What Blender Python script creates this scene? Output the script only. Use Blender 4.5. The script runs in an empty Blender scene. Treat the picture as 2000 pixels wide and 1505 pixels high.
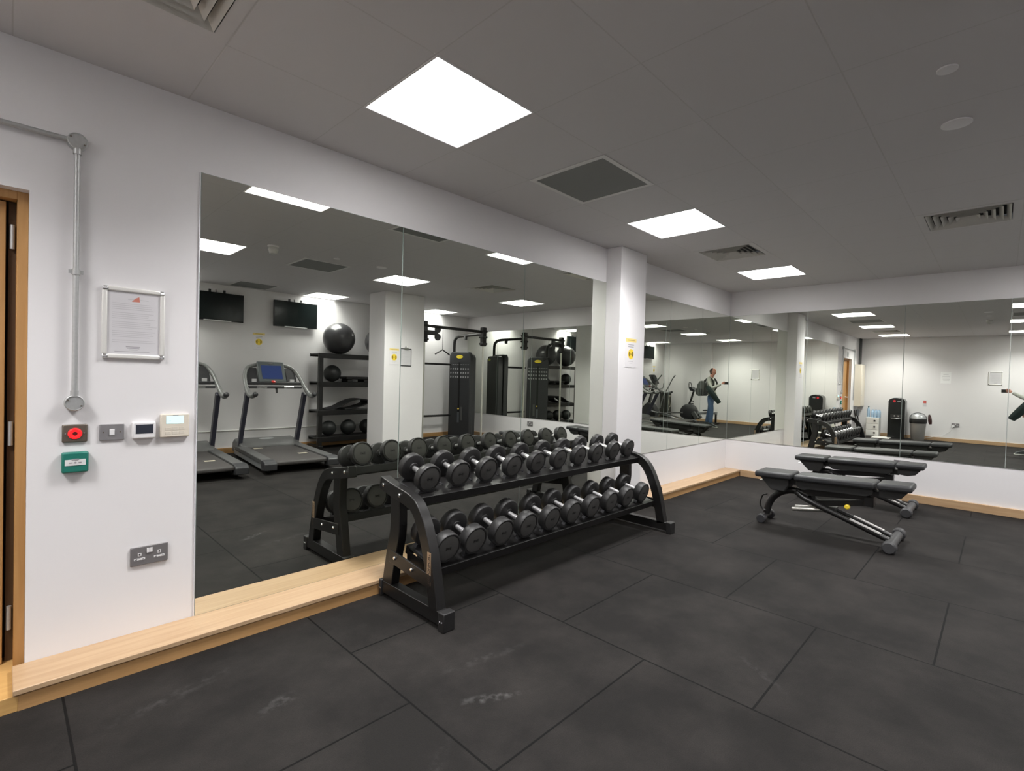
import bpy, bmesh, math, random
from mathutils import Vector, Matrix, Euler
random.seed(7)
PI = math.pi
scn = bpy.context.scene
C = scn.collection

# ------------------------------------------------------------------ camera
EYE = 1.325
YAW, PITCH, ROLL = math.radians(44.37), math.radians(-1.00), math.radians(1.56)
F_PX = 977.9
fwd = Vector((math.cos(PITCH)*math.cos(YAW), math.cos(PITCH)*math.sin(YAW), math.sin(PITCH)))
rgt = Vector((math.sin(YAW), -math.cos(YAW), 0)); upv = rgt.cross(fwd)
r2 = rgt*math.cos(ROLL)+upv*math.sin(ROLL); u2 = -rgt*math.sin(ROLL)+upv*math.cos(ROLL)
cd = bpy.data.cameras.new('camera'); cam = bpy.data.objects.new('camera', cd); C.objects.link(cam)
cd.sensor_width = 36; cd.sensor_fit = 'HORIZONTAL'; cd.lens = 36*F_PX/2000; cd.clip_start = 0.01; cd.clip_end = 100
M = Matrix((r2, u2, -fwd)).transposed().to_4x4(); M.translation = Vector((0, 0, EYE))
cam.matrix_world = M
scn.camera = cam
# ------------------------------------------------------------------ world, exposure
w = bpy.data.worlds.new('world'); scn.world = w; w.use_nodes = True
w.node_tree.nodes['Background'].inputs[0].default_value = (.6, .62, .65, 1)
w.node_tree.nodes['Background'].inputs[1].default_value = 0.05
vs = scn.view_settings
vs.view_transform = 'Standard'; vs.look = 'None'; vs.gamma = 1; vs.use_curve_mapping = False
vs.exposure = 0.52
LAMP = 6.0           # emission strength of the ceiling light diffusers

LAMP_W = 24.0         # watts of each square ceiling light

# ------------------------------------------------------------------ room size
XD, XB = -1.85, 7.416       # near wall, mirror wall on the right
YC, YA = -3.0, 2.855        # wall behind the treadmills, mirror wall on the left
HC = 2.626
STEP_D, STEP_H = 0.219, 0.087
MZ0, MZ1 = 0.506, 2.289

# ------------------------------------------------------------------ materials
MAT = {}
def mat(name, col, rough=.5, metal=0, spec=.5, emit=None, es=0, noise=0, nscale=40, bump=0, coat=0):
    if name in MAT: return MAT[name]
    m = bpy.data.materials.new(name); m.use_nodes = True; nt = m.node_tree; b = nt.nodes['Principled BSDF']
    c = tuple(col)+(1,)
    b.inputs['Base Color'].default_value = c
    b.inputs['Roughness'].default_value = rough; b.inputs['Metallic'].default_value = metal
    b.inputs['Specular IOR Level'].default_value = spec
    if coat: b.inputs['Coat Weight'].default_value = coat
    if emit: b.inputs['Emission Color'].default_value = tuple(emit)+(1,); b.inputs['Emission Strength'].default_value = es
    if noise or bump:
        tc = nt.nodes.new('ShaderNodeTexCoord'); n = nt.nodes.new('ShaderNodeTexNoise')
        n.inputs['Scale'].default_value = nscale; n.inputs['Detail'].default_value = 3
        nt.links.new(tc.outputs['Object'], n.inputs['Vector'])
        if noise:
            mx = nt.nodes.new('ShaderNodeMix'); mx.data_type = 'RGBA'
            mx.inputs[6].default_value = tuple(max(0, x*(1-noise)) for x in col)+(1,)
            mx.inputs[7].default_value = tuple(min(1, x*(1+noise)) for x in col)+(1,)
            nt.links.new(n.outputs['Fac'], mx.inputs[0]); nt.links.new(mx.outputs[2], b.inputs['Base Color'])
        if bump:
            bp = nt.nodes.new('ShaderNodeBump'); bp.inputs['Strength'].default_value = bump; bp.inputs['Distance'].default_value = .002
            nt.links.new(n.outputs['Fac'], bp.inputs['Height']); nt.links.new(bp.outputs['Normal'], b.inputs['Normal'])
    MAT[name] = m
    return m

WALL = mat('wall_paint', (.76, .745, .755), .75, noise=.015, nscale=3, bump=.05)
BLACK = mat('black_steel', (.010, .0095, .0095), .36, noise=.2, nscale=30)
BLACKM = mat('black_matte', (.02, .02, .02), .6)
RUB = mat('black_rubber', (.015, .0145, .0148), .5, noise=.15, nscale=60, bump=.1)
RUBF = mat('rubber_face', (.058, .056, .054), .62, noise=.1, nscale=80)
CHROME = mat('chrome', (.85, .85, .86), .16, 1)
KNURL = mat('knurled_steel', (.80, .79, .80), .36, .9, noise=.08, nscale=300)
ALU = mat('aluminium', (.80, .79, .76), .45, .35)
GALV = mat('galvanised', (.50, .51, .51), .42, .6, noise=.12, nscale=90)
VINYL = mat('black_vinyl', (.028, .029, .031), .45, noise=.1, nscale=120, bump=.1)
PLGREY = mat('grey_plastic', (.085, .085, .085), .5)
DKGREY = mat('dark_grey_plastic', (.032, .032, .035), .42)
TMGREY = mat('treadmill_grey', (.19, .195, .19), .42, .2)
SILVER = mat('silver_paint', (.40, .41, .42), .38, .5)
WHITE = mat('white_plastic', (.78, .77, .78), .35)
CREAM = mat('cream_plastic', (.72, .66, .56), .45)
PAPER = mat('paper', (.62, .61, .63), .5, coat=.4)
INK = mat('ink', (.32, .31, .33), .7)
INKL = mat('light_ink', (.50, .49, .51), .7)
LOGOR = mat('red_logo', (.55, .20, .15), .6)
YEL = mat('yellow', (.85, .62, .04), .5)
YELL = mat('pale_yellow', (.85, .68, .25), .5)
SCREEN = mat('dark_screen', (.005, .008, .008), .16, spec=.4)
SCRBL = mat('blue_screen', (.015, .02, .05), .15, emit=(.03, .05, .16), es=.5)
REDGLOW = mat('red_button', (.8, .01, .01), .3, emit=(1, .015, .02), es=.9)
LCD = mat('lit_display', (.4, .8, .9), .3, emit=(.42, .86, 1.0), es=.85)
GREEN = mat('green_plastic', (.015, .17, .13), .4)
STEELPL = mat('brushed_plate', (.30, .29, .30), .45, .5)
BRONZE = mat('bronze_plate', (.16, .135, .11), .4, .5)
TVM = mat('tv_black', (.008, .009, .009), .25)

def wood(name, c1, c2, axis=0, rough=.42):
    m = bpy.data.materials.new(name); m.use_nodes = True; nt = m.node_tree; b = nt.nodes['Principled BSDF']
    tc = nt.nodes.new('ShaderNodeTexCoord'); mp = nt.nodes.new('ShaderNodeMapping')
    sc = [22, 22, 22]; sc[axis] = 1.3
    mp.inputs['Scale'].default_value = sc
    n = nt.nodes.new('ShaderNodeTexNoise'); n.inputs['Scale'].default_value = 1.6; n.inputs['Detail'].default_value = 6; n.inputs['Distortion'].default_value = .8
    cr = nt.nodes.new('ShaderNodeValToRGB')
    cr.color_ramp.elements[0].position = .3; cr.color_ramp.elements[0].color = c1+(1,)
    cr.color_ramp.elements[1].position = .7; cr.color_ramp.elements[1].color = c2+(1,)
    nt.links.new(tc.outputs['Object'], mp.inputs[0]); nt.links.new(mp.outputs[0], n.inputs['Vector'])
    nt.links.new(n.outputs['Fac'], cr.inputs[0]); nt.links.new(cr.outputs[0], b.inputs['Base Color'])
    b.inputs['Roughness'].default_value = rough
    return m
OAK = wood('oak_board', (.41, .27, .155), (.51, .355, .215))
OAKF = wood('oak_riser', (.40, .225, .09), (.50, .29, .125))
OAKY = wood('oak_board_side', (.43, .275, .15), (.53, .36, .21), axis=1)
OAKD = wood('oak_door', (.42, .22, .075), (.52, .29, .11), axis=2)
OAKS = wood('oak_sill', (.50, .29, .10), (.60, .37, .14))

def mirror_mat():
    m = bpy.data.materials.new('mirror_glass'); m.use_nodes = True; nt = m.node_tree; b = nt.nodes['Principled BSDF']
    b.inputs['Base Color'].default_value = (.84, .865, .80, 1); b.inputs['Metallic'].default_value = 1; b.inputs['Roughness'].default_value = 0
    return m
MIRROR = mirror_mat()
MEDGE = mat('mirror_edge', (.35, .42, .38), .25, .2)

def floor_mat():
    m = bpy.data.materials.new('rubber_floor_tiles'); m.use_nodes = True; nt = m.node_tree; b = nt.nodes['Principled BSDF']; L = nt.links.new
    tc = nt.nodes.new('ShaderNodeTexCoord'); sp = nt.nodes.new('ShaderNodeSeparateXYZ'); L(tc.outputs['Object'], sp.inputs[0])
    ax = nt.nodes.new('ShaderNodeMath'); ax.operation = 'ADD'; ax.inputs[1].default_value = -1.165+.983*10; L(sp.outputs[0], ax.inputs[0])
    ay = nt.nodes.new('ShaderNodeMath'); ay.operation = 'ADD'; ay.inputs[1].default_value = -1.175+.983*10.5; L(sp.outputs[1], ay.inputs[0])
    cb = nt.nodes.new('ShaderNodeCombineXYZ'); L(ay.outputs[0], cb.inputs[0]); L(ax.outputs[0], cb.inputs[1])
    br = nt.nodes.new('ShaderNodeTexBrick'); L(cb.outputs[0], br.inputs['Vector'])
    br.offset = .5; br.offset_frequency = 2; br.squash = 1
    br.inputs['Scale'].default_value = 1; br.inputs['Brick Width'].default_value = .983; br.inputs['Row Height'].default_value = .983
    br.inputs['Mortar Size'].default_value = .0048; br.inputs['Mortar Smooth'].default_value = .15; br.inputs['Bias'].default_value = 0
    br.inputs['Color1'].default_value = (.0125, .0113, .0108, 1); br.inputs['Color2'].default_value = (.0145, .0132, .0126, 1); br.inputs['Mortar'].default_value = (.0022, .0022, .0022, 1)
    n = nt.nodes.new('ShaderNodeTexNoise'); n.inputs['Scale'].default_value = 260; n.inputs['Detail'].default_value = 2; L(tc.outputs['Object'], n.inputs['Vector'])
    n2 = nt.nodes.new('ShaderNodeTexNoise'); n2.inputs['Scale'].default_value = 2.3; n2.inputs['Detail'].default_value = 6; n2.inputs['Roughness'].default_value = .65; L(tc.outputs['Object'], n2.inputs['Vector'])
    r2_ = nt.nodes.new('ShaderNodeValToRGB'); r2_.color_ramp.elements[0].position = .40; r2_.color_ramp.elements[0].color = (.82, .82, .82, 1)
    r2_.color_ramp.elements[1].position = .80; r2_.color_ramp.elements[1].color = (2.1, 2.05, 2.0, 1); L(n2.outputs['Fac'], r2_.inputs[0])
    r1 = nt.nodes.new('ShaderNodeMapRange'); r1.inputs[1].default_value = .3; r1.inputs[2].default_value = .7; r1.inputs[3].default_value = .8; r1.inputs[4].default_value = 1.2; L(n.outputs['Fac'], r1.inputs[0])
    m1 = nt.nodes.new('ShaderNodeVectorMath'); m1.operation = 'MULTIPLY'; L(br.outputs['Color'], m1.inputs[0]); L(r2_.outputs[0], m1.inputs[1])
    m2 = nt.nodes.new('ShaderNodeVectorMath'); m2.operation = 'SCALE'; L(m1.outputs[0], m2.inputs[0]); L(r1.outputs[0], m2.inputs['Scale'])
    # a few dusty scuff marks
    last = m2.outputs[0]
    for (px, py, rx, ry, rot, k) in ((1.42, 1.47, .16, .035, -.5, .075), (.78, 2.02, .10, .05, .3, .04), (.5, 2.35, .3, .05, .2, .02), (2.45, .75, .2, .03, 1.0, .02), (1.0, 1.3, .25, .03, .6, .018), (1.6, 1.7, .3, .04, -.2, .018)):
        mp = nt.nodes.new('ShaderNodeMapping'); mp.vector_type = 'TEXTURE'; mp.inputs['Location'].default_value = (px, py, 0); mp.inputs['Rotation'].default_value = (0, 0, rot); mp.inputs['Scale'].default_value = (rx, ry, 1)
        L(tc.outputs['Object'], mp.inputs[0])
        ln = nt.nodes.new('ShaderNodeVectorMath'); ln.operation = 'LENGTH'; L(mp.outputs[0], ln.inputs[0])
        mr = nt.nodes.new('ShaderNodeMapRange'); mr.inputs[1].default_value = 1; mr.inputs[2].default_value = .2; mr.inputs[3].default_value = 0; mr.inputs[4].default_value = 1; L(ln.outputs['Value'], mr.inputs[0])
        n3 = nt.nodes.new('ShaderNodeTexNoise'); n3.inputs['Scale'].default_value = 28; n3.inputs['Detail'].default_value = 5; L(tc.outputs['Object'], n3.inputs['Vector'])
        m3 = nt.nodes.new('ShaderNodeMapRange'); m3.inputs[1].default_value = .45; m3.inputs[2].default_value = .7; L(n3.outputs['Fac'], m3.inputs[0])
        mm = nt.nodes.new('ShaderNodeMath'); mm.operation = 'MULTIPLY'; L(mr.outputs[0], mm.inputs[0]); L(m3.outputs[0], mm.inputs[1])
        mk = nt.nodes.new('ShaderNodeMath'); mk.operation = 'MULTIPLY'; mk.inputs[1].default_value = k; L(mm.outputs[0], mk.inputs[0])
        ad = nt.nodes.new('ShaderNodeVectorMath'); ad.operation = 'ADD'; L(last, ad.inputs[0]); L(mk.outputs[0], ad.inputs[1]); last = ad.outputs[0]
    L(last, b.inputs['Base Color'])
    b.inputs['Roughness'].default_value = .78; b.inputs['Specular IOR Level'].default_value = .16
    bp = nt.nodes.new('ShaderNodeBump'); bp.inputs['Strength'].default_value = .25; bp.inputs['Distance'].default_value = .003
    inv = nt.nodes.new('ShaderNodeMath'); inv.operation = 'MULTIPLY_ADD'; inv.inputs[1].default_value = -4; L(br.outputs['Fac'], inv.inputs[0]); L(n.outputs['Fac'], inv.inputs[2])
    L(inv.outputs[0], bp.inputs['Height']); L(bp.outputs['Normal'], b.inputs['Normal'])
    return m
GX0, GPX, GY0, GPY = 1.23, .6025, 2.272, .585     # ceiling grid origin and pitch
def ceil_mat():
    m = bpy.data.materials.new('ceiling_tiles'); m.use_nodes = True; nt = m.node_tree; b = nt.nodes['Principled BSDF']; L = nt.links.new
    tc = nt.nodes.new('ShaderNodeTexCoord'); sp = nt.nodes.new('ShaderNodeSeparateXYZ'); L(tc.outputs['Object'], sp.inputs[0])
    outs = []
    for i, (o, p) in enumerate(((GX0, GPX), (GY0, GPY))):
        a = nt.nodes.new('ShaderNodeMath'); a.operation = 'ADD'; a.inputs[1].default_value = -o+p*20+p/2; L(sp.outputs[i], a.inputs[0])
        md = nt.nodes.new('ShaderNodeMath'); md.operation = 'MODULO'; md.inputs[1].default_value = p; L(a.outputs[0], md.inputs[0])
        s = nt.nodes.new('ShaderNodeMath'); s.operation = 'SUBTRACT'; s.inputs[1].default_value = p/2; L(md.outputs[0], s.inputs[0])
        ab = nt.nodes.new('ShaderNodeMath'); ab.operation = 'ABSOLUTE'; L(s.outputs[0], ab.inputs[0]); outs.append(ab.outputs[0])
    mn = nt.nodes.new('ShaderNodeMath'); mn.operation = 'MINIMUM'; L(outs[0], mn.inputs[0]); L(outs[1], mn.inputs[1])
    mr = nt.nodes.new('ShaderNodeMapRange'); mr.inputs[1].default_value = .0012; mr.inputs[2].default_value = .004; L(mn.outputs[0], mr.inputs[0])
    n = nt.nodes.new('ShaderNodeTexNoise'); n.inputs['Scale'].default_value = 1.2; L(tc.outputs['Object'], n.inputs['Vector'])
    mx = nt.nodes.new('ShaderNodeMix'); mx.data_type = 'RGBA'; mx.inputs[6].default_value = (.51, .50, .495, 1); mx.inputs[7].default_value = (.585, .572, .580, 1); L(mr.outputs[0], mx.inputs[0])
    L(mx.outputs[2], b.inputs['Base Color']); b.inputs['Roughness'].default_value = .7
    bp = nt.nodes.new('ShaderNodeBump'); bp.inputs['Strength'].default_value = .3; bp.inputs['Distance'].default_value = .002
    L(mr.outputs[0], bp.inputs['Height']); L(bp.outputs['Normal'], b.inputs['Normal'])
    return m

# ------------------------------------------------------------------ mesh builder
class MB:
    def __init__(s): s.v = []; s.f = []; s.sm = []
    def add(s, v, f, smooth=False):
        o = len(s.v); s.v += [Vector(p) for p in v]; s.f += [tuple(i+o for i in q) for q in f]; s.sm += [smooth]*len(f); return s
    def box(s, a, b, rot=None, c=None):
        x0, y0, z0 = a; x1, y1, z1 = b
        v = [Vector(p) for p in ((x0,y0,z0),(x1,y0,z0),(x1,y1,z0),(x0,y1,z0),(x0,y0,z1),(x1,y0,z1),(x1,y1,z1),(x0,y1,z1))]
        if rot:
            c = Vector(c) if c else sum(v, Vector())/8; R_ = Euler(rot).to_matrix(); v = [R_@(p-c)+c for p in v]
        return s.add(v, [(0,3,2,1),(4,5,6,7),(0,1,5,4),(1,2,6,5),(2,3,7,6),(3,0,4,7)])
    def cbox(s, c, d, rot=None):
        c = Vector(c); h = Vector(d)/2; return s.box(c-h, c+h, rot)
    def sweep(s, pts, sec, cap=True, smooth=True, up=(0, 0, 1), scales=None):
        # sec: list of (a,b) in the plane across the path; a along side, b along up
        pts = [Vector(p) for p in pts]; n = len(sec); rings = []
        up = Vector(up); prev = None
        for i, p in enumerate(pts):
            t = ((pts[min(i+1, len(pts)-1)]-pts[max(i-1, 0)])).normalized()
            side = t.cross(up if prev is None else prev)
            if side.length < 1e-4: side = t.cross(Vector((0, 1, 0))) if abs(t.y) < .9 else t.cross(Vector((1, 0, 0)))
            side.normalize(); u = side.cross(t).normalized(); prev = u
            k = scales[i] if scales else 1
            rings.append([p+side*(a*k)+u*(b*k) for a, b in sec])
        v = [q for r in rings for q in r]; f = []
        for i in range(len(pts)-1):
            for j in range(n):
                f.append((i*n+j, i*n+(j+1) % n, (i+1)*n+(j+1) % n, (i+1)*n+j))
        s.add(v, f, smooth)
        if cap:
            o = len(s.v)-len(v)
            s.f += [tuple(o+j for j in reversed(range(n))), tuple(o+(len(pts)-1)*n+j for j in range(n))]; s.sm += [False, False]
        return s
    def tube(s, pts, r, n=12, cap=True, scales=None, up=(0, 0, 1)):
        return s.sweep(pts, [(r*math.cos(2*PI*k/n), r*math.sin(2*PI*k/n)) for k in range(n)], cap, True, up, scales)
    def bar(s, pts, w_, h_, up=(0, 0, 1)):
        a, b = w_/2, h_/2; return s.sweep(pts, [(-a,-b),(a,-b),(a,b),(-a,b)], True, False, up)
    def lathe(s, prof, c=(0, 0, 0), ax=(0, 0, 1), n=32, smooth=True):
        # prof: (r, h) along axis
        ax = Vector(ax).normalized(); t = Vector((1, 0, 0)) if abs(ax.x) < .9 else Vector((0, 1, 0)); a = ax.cross(t).normalized(); b = ax.cross(a)
        c = Vector(c); v = []; f = []
        for r, h in prof:
            for k in range(n):
                q = 2*PI*k/n; v.append(c+ax*h+(a*math.cos(q)+b*math.sin(q))*max(r, 1e-5))
        for i in range(len(prof)-1):
            for k in range(n): f.append((i*n+k, i*n+(k+1) % n, (i+1)*n+(k+1) % n, (i+1)*n+k))
        s.add(v, f, smooth); o = len(s.v)-len(v)
        s.f += [tuple(o+j for j in reversed(range(n))), tuple(o+(len(prof)-1)*n+j for j in range(n))]; s.sm += [False, False]
        return s
    def ball(s, c, r, n=28, sc=(1, 1, 1)):
        c = Vector(c); v = []; f = []; m = n//2
        for i in range(m+1):
            for k in range(n):
                t = PI*i/m; q = 2*PI*k/n
                v.append(c+Vector((r*sc[0]*math.sin(t)*math.cos(q), r*sc[1]*math.sin(t)*math.sin(q), r*sc[2]*math.cos(t))))
        for i in range(m):
            for k in range(n): f.append((i*n+k, (i+1)*n+k, (i+1)*n+(k+1) % n, i*n+(k+1) % n))
        return s.add(v, f, True)
    def prism(s, poly, d0, d1, plane='yz', smooth=False):
        def P(a, b, d): return {'yz': (d, a, b), 'xz': (a, d, b), 'xy': (a, b, d)}[plane]
        n = len(poly); v = [P(a, b, d0) for a, b in poly]+[P(a, b, d1) for a, b in poly]
        f = [tuple(range(n)), tuple(reversed(range(n, 2*n)))]+[(i, i+n, (i+1) % n+n, (i+1) % n) for i in range(n)]
        s.add(v, f, False); return s
    def xf(s, Mx):
        s.v = [Mx@p for p in s.v]; return s
    def build(s, name, m, parent=None, loc=None, bevel=0, seg=2, subsurf=0, rot=None):
        me = bpy.data.meshes.new(name); me.from_pydata([tuple(p) for p in s.v], [], s.f)
        bm = bmesh.new(); bm.from_mesh(me); bmesh.ops.remove_doubles(bm, verts=bm.verts, dist=1e-6)
        bmesh.ops.dissolve_degenerate(bm, edges=bm.edges, dist=1e-6)
        bmesh.ops.recalc_face_normals(bm, faces=bm.faces); bm.to_mesh(me); bm.free()
        if any(s.sm) or bevel:
            for p in me.polygons: p.use_smooth = True
            me.set_sharp_from_angle(angle=math.radians(38))
        me.materials.append(m)
        o = bpy.data.objects.new(name, me); C.objects.link(o)
        if parent: o.parent = parent
        if loc: o.location = loc
        if rot: o.rotation_euler = rot
        if bevel:
            b = o.modifiers.new('bevel', 'BEVEL'); b.width = bevel; b.segments = seg; b.limit_method = 'ANGLE'; b.angle_limit = math.radians(38); b.harden_normals = False
        if subsurf:
            q = o.modifiers.new('sub', 'SUBSURF'); q.levels = subsurf; q.render_levels = subsurf
        return o
def tag(o, label=None, cat=None, group=None, kind=None):
    if label: o['label'] = label
    if cat: o['category'] = cat
    if group: o['group'] = group
    if kind: o['kind'] = kind
    return o
def empty(name, loc=(0, 0, 0), rz=0, label=None, cat=None, group=None):
    o = bpy.data.objects.new(name, None); C.objects.link(o); o.location = loc; o.rotation_euler = (0, 0, rz); o.empty_display_size = .05
    return tag(o, label, cat, group)
KIDS = {}
def children(o): return [c for c in C.objects if c.parent == o]
def copy_tree(o, parent=None):
    c = o.copy(); C.objects.link(c)
    if parent: c.parent = parent
    for ch in children(o): copy_tree(ch, c)
    return c
def struct(name, mb, m, **k): return tag(mb.build(name, m, **k), kind='structure')
def text(name, body, size, m, parent, loc, rot, ext=.0006, align='CENTER'):
    cu = bpy.data.curves.new(name, 'FONT'); cu.body = body; cu.size = size; cu.extrude = ext; cu.align_x = align; cu.align_y = 'CENTER'
    o = bpy.data.objects.new(name, cu); C.objects.link(o); o.parent = parent; o.location = loc; o.rotation_euler = rot
    cu.materials.append(m)
    dg = bpy.context.evaluated_depsgraph_get(); me = bpy.data.meshes.new_from_object(o.evaluated_get(dg))
    n = bpy.data.objects.new(name, me); C.objects.link(n); n.parent = parent; n.location = loc; n.rotation_euler = rot
    bpy.data.objects.remove(o); bpy.data.curves.remove(cu)
    return n

# ------------------------------------------------------------------ room shell
T = .12
struct('floor', MB().box((XD-T, YC-T, -.05), (XB+T, YA+.45, 0)), floor_mat())
lights_xy = [(x, y) for x in (-.87, 1.53, 3.93, 6.34) for y in (1.98, -.36, -2.70)]
lights_xy = [(6.43, -.41) if q == (6.34, -.36) else q for q in lights_xy]
vents_xy = [(.33, 1.98), (5.135, 1.98), (5.135, .225)]
holes = lights_xy+vents_xy
def hole(x, y): return any(abs(x-a) < .27 and abs(y-b) < .27 for a, b in holes)
xs = [XD-T, XB+T]; ys = [YC-T, YA+T]
for a, b in holes: xs += [a-.2875, a+.2875]; ys += [b-.2875, b+.2875]
def uniq(l):
    l = sorted(l); r = [l[0]]
    for q in l[1:]:
        if q-r[-1] > .0045: r.append(q)
    return r
xs, ys = uniq(xs), uniq(ys)
cm = MB()
for i in range(len(xs)-1):
    for j in range(len(ys)-1):
        if not hole((xs[i]+xs[i+1])/2, (ys[j]+ys[j+1])/2):
            cm.box((xs[i], ys[j], HC), (xs[i+1], ys[j+1], HC+.012))
struct('ceiling', cm, ceil_mat())
# soffit void above the ceiling keeps the light boxes closed
# left wall (mirror wall) with the door opening
DX0, DX1, DZ = -.90, .078, 2.03
wl = MB()
wl.box((DX1, YA, 0), (XB, YA+T, HC)).box((XD, YA, 0), (DX0, YA+T, HC)).box((DX0, YA, DZ), (DX1, YA+T, HC))
struct('wall_left', wl, WALL)
struct('wall_right', MB().box((XB, YC, 0), (XB+T, YA, HC)), WALL)
struct('wall_rear', MB().box((XD, YC-T, 0), (XB, YC, HC)), WALL)
wn = MB().box((XD-T, YC, 0), (XD, YA, HC)).box((XD, -2.05, 0), (XD+.09, -1.25, HC))
struct('wall_near', wn, WALL)
struct('wall_pier', MB().box((4.222, 2.683, 0), (4.700, YA, HC)), WALL, bevel=.004)
struct('wall_pillar', MB().box((4.24, -1.77, 0), (4.99, -1.29, HC)), WALL, bevel=.004)
# oak plinth under the left mirrors (runs behind the rack, then from the pier to the corner)
st = MB()
for x0, x1 in ((.040, 4.222), (4.700, XB)):
    st.box((x0, YA-STEP_D-.006, STEP_H-.022), (x1, YA, STEP_H))
struct('baseboard_left', st, OAK, bevel=.003)
st = MB()
for x0, x1 in ((.055, 4.222), (4.700, XB)):
    st.box((x0, YA-STEP_D+.004, 0), (x1, YA-.01, STEP_H-.022))
struct('trim_1', st, OAKF)
struct('baseboard_pier', MB().box((4.19, 2.683-.03, 0), (4.73, 2.683, STEP_H)), OAK, bevel=.002)
struct('baseboard_right', MB().box((XB-.032, YC, 0), (XB, YA-STEP_D-.006, .090)), OAKY, bevel=.003)
struct('baseboard_rear', MB().box((XD+.02, YC, 0), (XB-.032, YC+.02, .085)), OAKF, bevel=.002)
struct('baseboard_near', MB().box((XD, YC+.02, 0), (XD+.02, -2.07, .085)).box((XD+.09, -2.07, 0), (XD+.11, -1.23, .085)).box((XD, -1.23, 0), (XD+.02, YA, .085)), OAKY, bevel=.002)
bp_ = MB()
for a, b in (((4.225, -1.785), (5.005, -1.77)), ((4.225, -1.29), (5.005, -1.275)), ((4.225, -1.77), (4.24, -1.29)), ((4.99, -1.77), (5.005, -1.29))):
    bp_.box((a[0], a[1], 0), (b[0], b[1], .085))
struct('baseboard_pillar', bp_, OAKF)

# door: oak frame, leaf, sill, hinges
dr = empty('door_1', (DX0, YA, 0)); dr['kind'] = 'structure'
FR = MB()
FR.box((DX1-DX0-.034, .055, .06), (DX1-DX0, .118, DZ-.0)).box((0, .055, .06), (.034, .118, DZ)).box((.034, .055, DZ-.034), (DX1-DX0-.034, .118, DZ))
FR.build('door_frame', OAKD, dr, bevel=.002)
MB().box((DX1-DX0-.058, .125, .06), (DX1-DX0-.02, .17, DZ-.03)).build('door_gap_strip', mat('gap_shade', (.085, .04, .012), .6), dr)  # dark strip painting the shade in the gap between leaf and frame
lf = MB().box((.034, .10, .066), (DX1-DX0-.066, .145, DZ-.04)).build('door_leaf', OAKD, dr, bevel=.002)
for z in (.25, 1.03, 1.85):
    MB().tube([(DX1-DX0-.047, .112, z-.05), (DX1-DX0-.047, .112, z+.05)], .008).build('hinge', GALV, dr)
MB().lathe([(.026, 0), (.026, -.008), (.01, -.01), (.01, -.05)], (.10, .10, 1.03), (0, 1, 0), 16).tube([(.10, .05, 1.03), (.22, .05, 1.03)], .009).build('door_handle', ALU, lf)
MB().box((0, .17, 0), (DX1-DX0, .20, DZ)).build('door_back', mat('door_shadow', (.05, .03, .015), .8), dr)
struct('trim_2', MB().box((DX0, YA-STEP_D+.004, 0), (.055, YA+.2, .062)), OAKS, bevel=.002)

# ------------------------------------------------------------------ mirrors
def mirror(pts, depth, ax, label, group, gap=.0018):
    # ax 'y': panel on the left wall (x range), ax 'x': panel on the right wall (y range)
    (a0, a1), (z0, z1) = pts
    a0 += gap; a1 -= gap
    if ax == 'y':
        r = empty('wall_mirror', ((a0+a1)/2, YA, z0), 0, label, 'mirror', group); h = (a1-a0)/2; H_ = z1-z0
        MB().box((-h, -depth+.0005, 0), (h, 0, H_)).build('backing', MEDGE, r)
        MB().add([(-h+.0012, -depth, .0015), (h-.0012, -depth, .0015), (h-.0012, -depth, H_-.0015), (-h+.0012, -depth, H_-.0015)], [(0, 1, 2, 3)]).build('glass', MIRROR, r)
    else:
        r = empty('wall_mirror', (XB, (a0+a1)/2, z0), 0, label, 'mirror', group); h = (a1-a0)/2; H_ = z1-z0
        MB().box((-depth+.0005, -h, 0), (0, h, H_)).build('backing', MEDGE, r)
        MB().add([(-depth, -h+.0012, .0015), (-depth, h-.0012, .0015), (-depth, h-.0012, H_-.0015), (-depth, -h+.0012, H_-.0015)], [(0, 3, 2, 1)]).build('glass', MIRROR, r)
    return r
GA, GB = 'tall mirror panels behind the dumbbell rack', 'mirror panels round the far corner'
mirror(((.684, 1.850), (STEP_H, MZ1)), .006, 'y', 'tall wall mirror panel nearest the door, beside the framed notice', GA)
mirror(((1.850, 3.030), (STEP_H, MZ1)), .006, 'y', 'tall wall mirror panel behind the near half of the dumbbell rack', GA)
mirror(((3.030, 4.222), (STEP_H, MZ1)), .006, 'y', 'tall wall mirror panel ending against the white pier with the poster', GA)
mirror(((4.700, 5.590), (MZ0, MZ1)), .006, 'y', 'raised mirror panel just right of the white pier, on the left wall', GB)
mirror(((5.590, 6.475), (MZ0, MZ1)), .006, 'y', 'raised mirror panel in the middle between pier and corner', GB)
mirror(((6.475, XB-.006), (MZ0, MZ1)), .006, 'y', 'raised mirror panel of the left wall meeting the room corner', GB)
ml = ['mirror panel of the right wall meeting the room corner', 'mirror panel above the left half of the rear bench, right wall',
      'mirror panel above the right wall socket and bench ends', 'mirror panel cut by the right edge of the photo',
      'mirror panel of the right wall opposite the pillar', 'mirror panel of the right wall beside the cable machine']
yb = [YA-.006, 1.85, .835, -.05, -1.03, -2.01, YC+.002]
for i in range(6): mirror(((yb[i+1], yb[i]), (MZ0, MZ1)), .006, 'x', ml[i], GB)
# thin pale strip on the first mirror's edge, its glint painted into the colour
struct('trim_3', MB().box((.680, YA-.007, STEP_H), (.6845, YA, MZ1)), mat('edge_glint', (.82, .82, .86), .25, .3))

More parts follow.
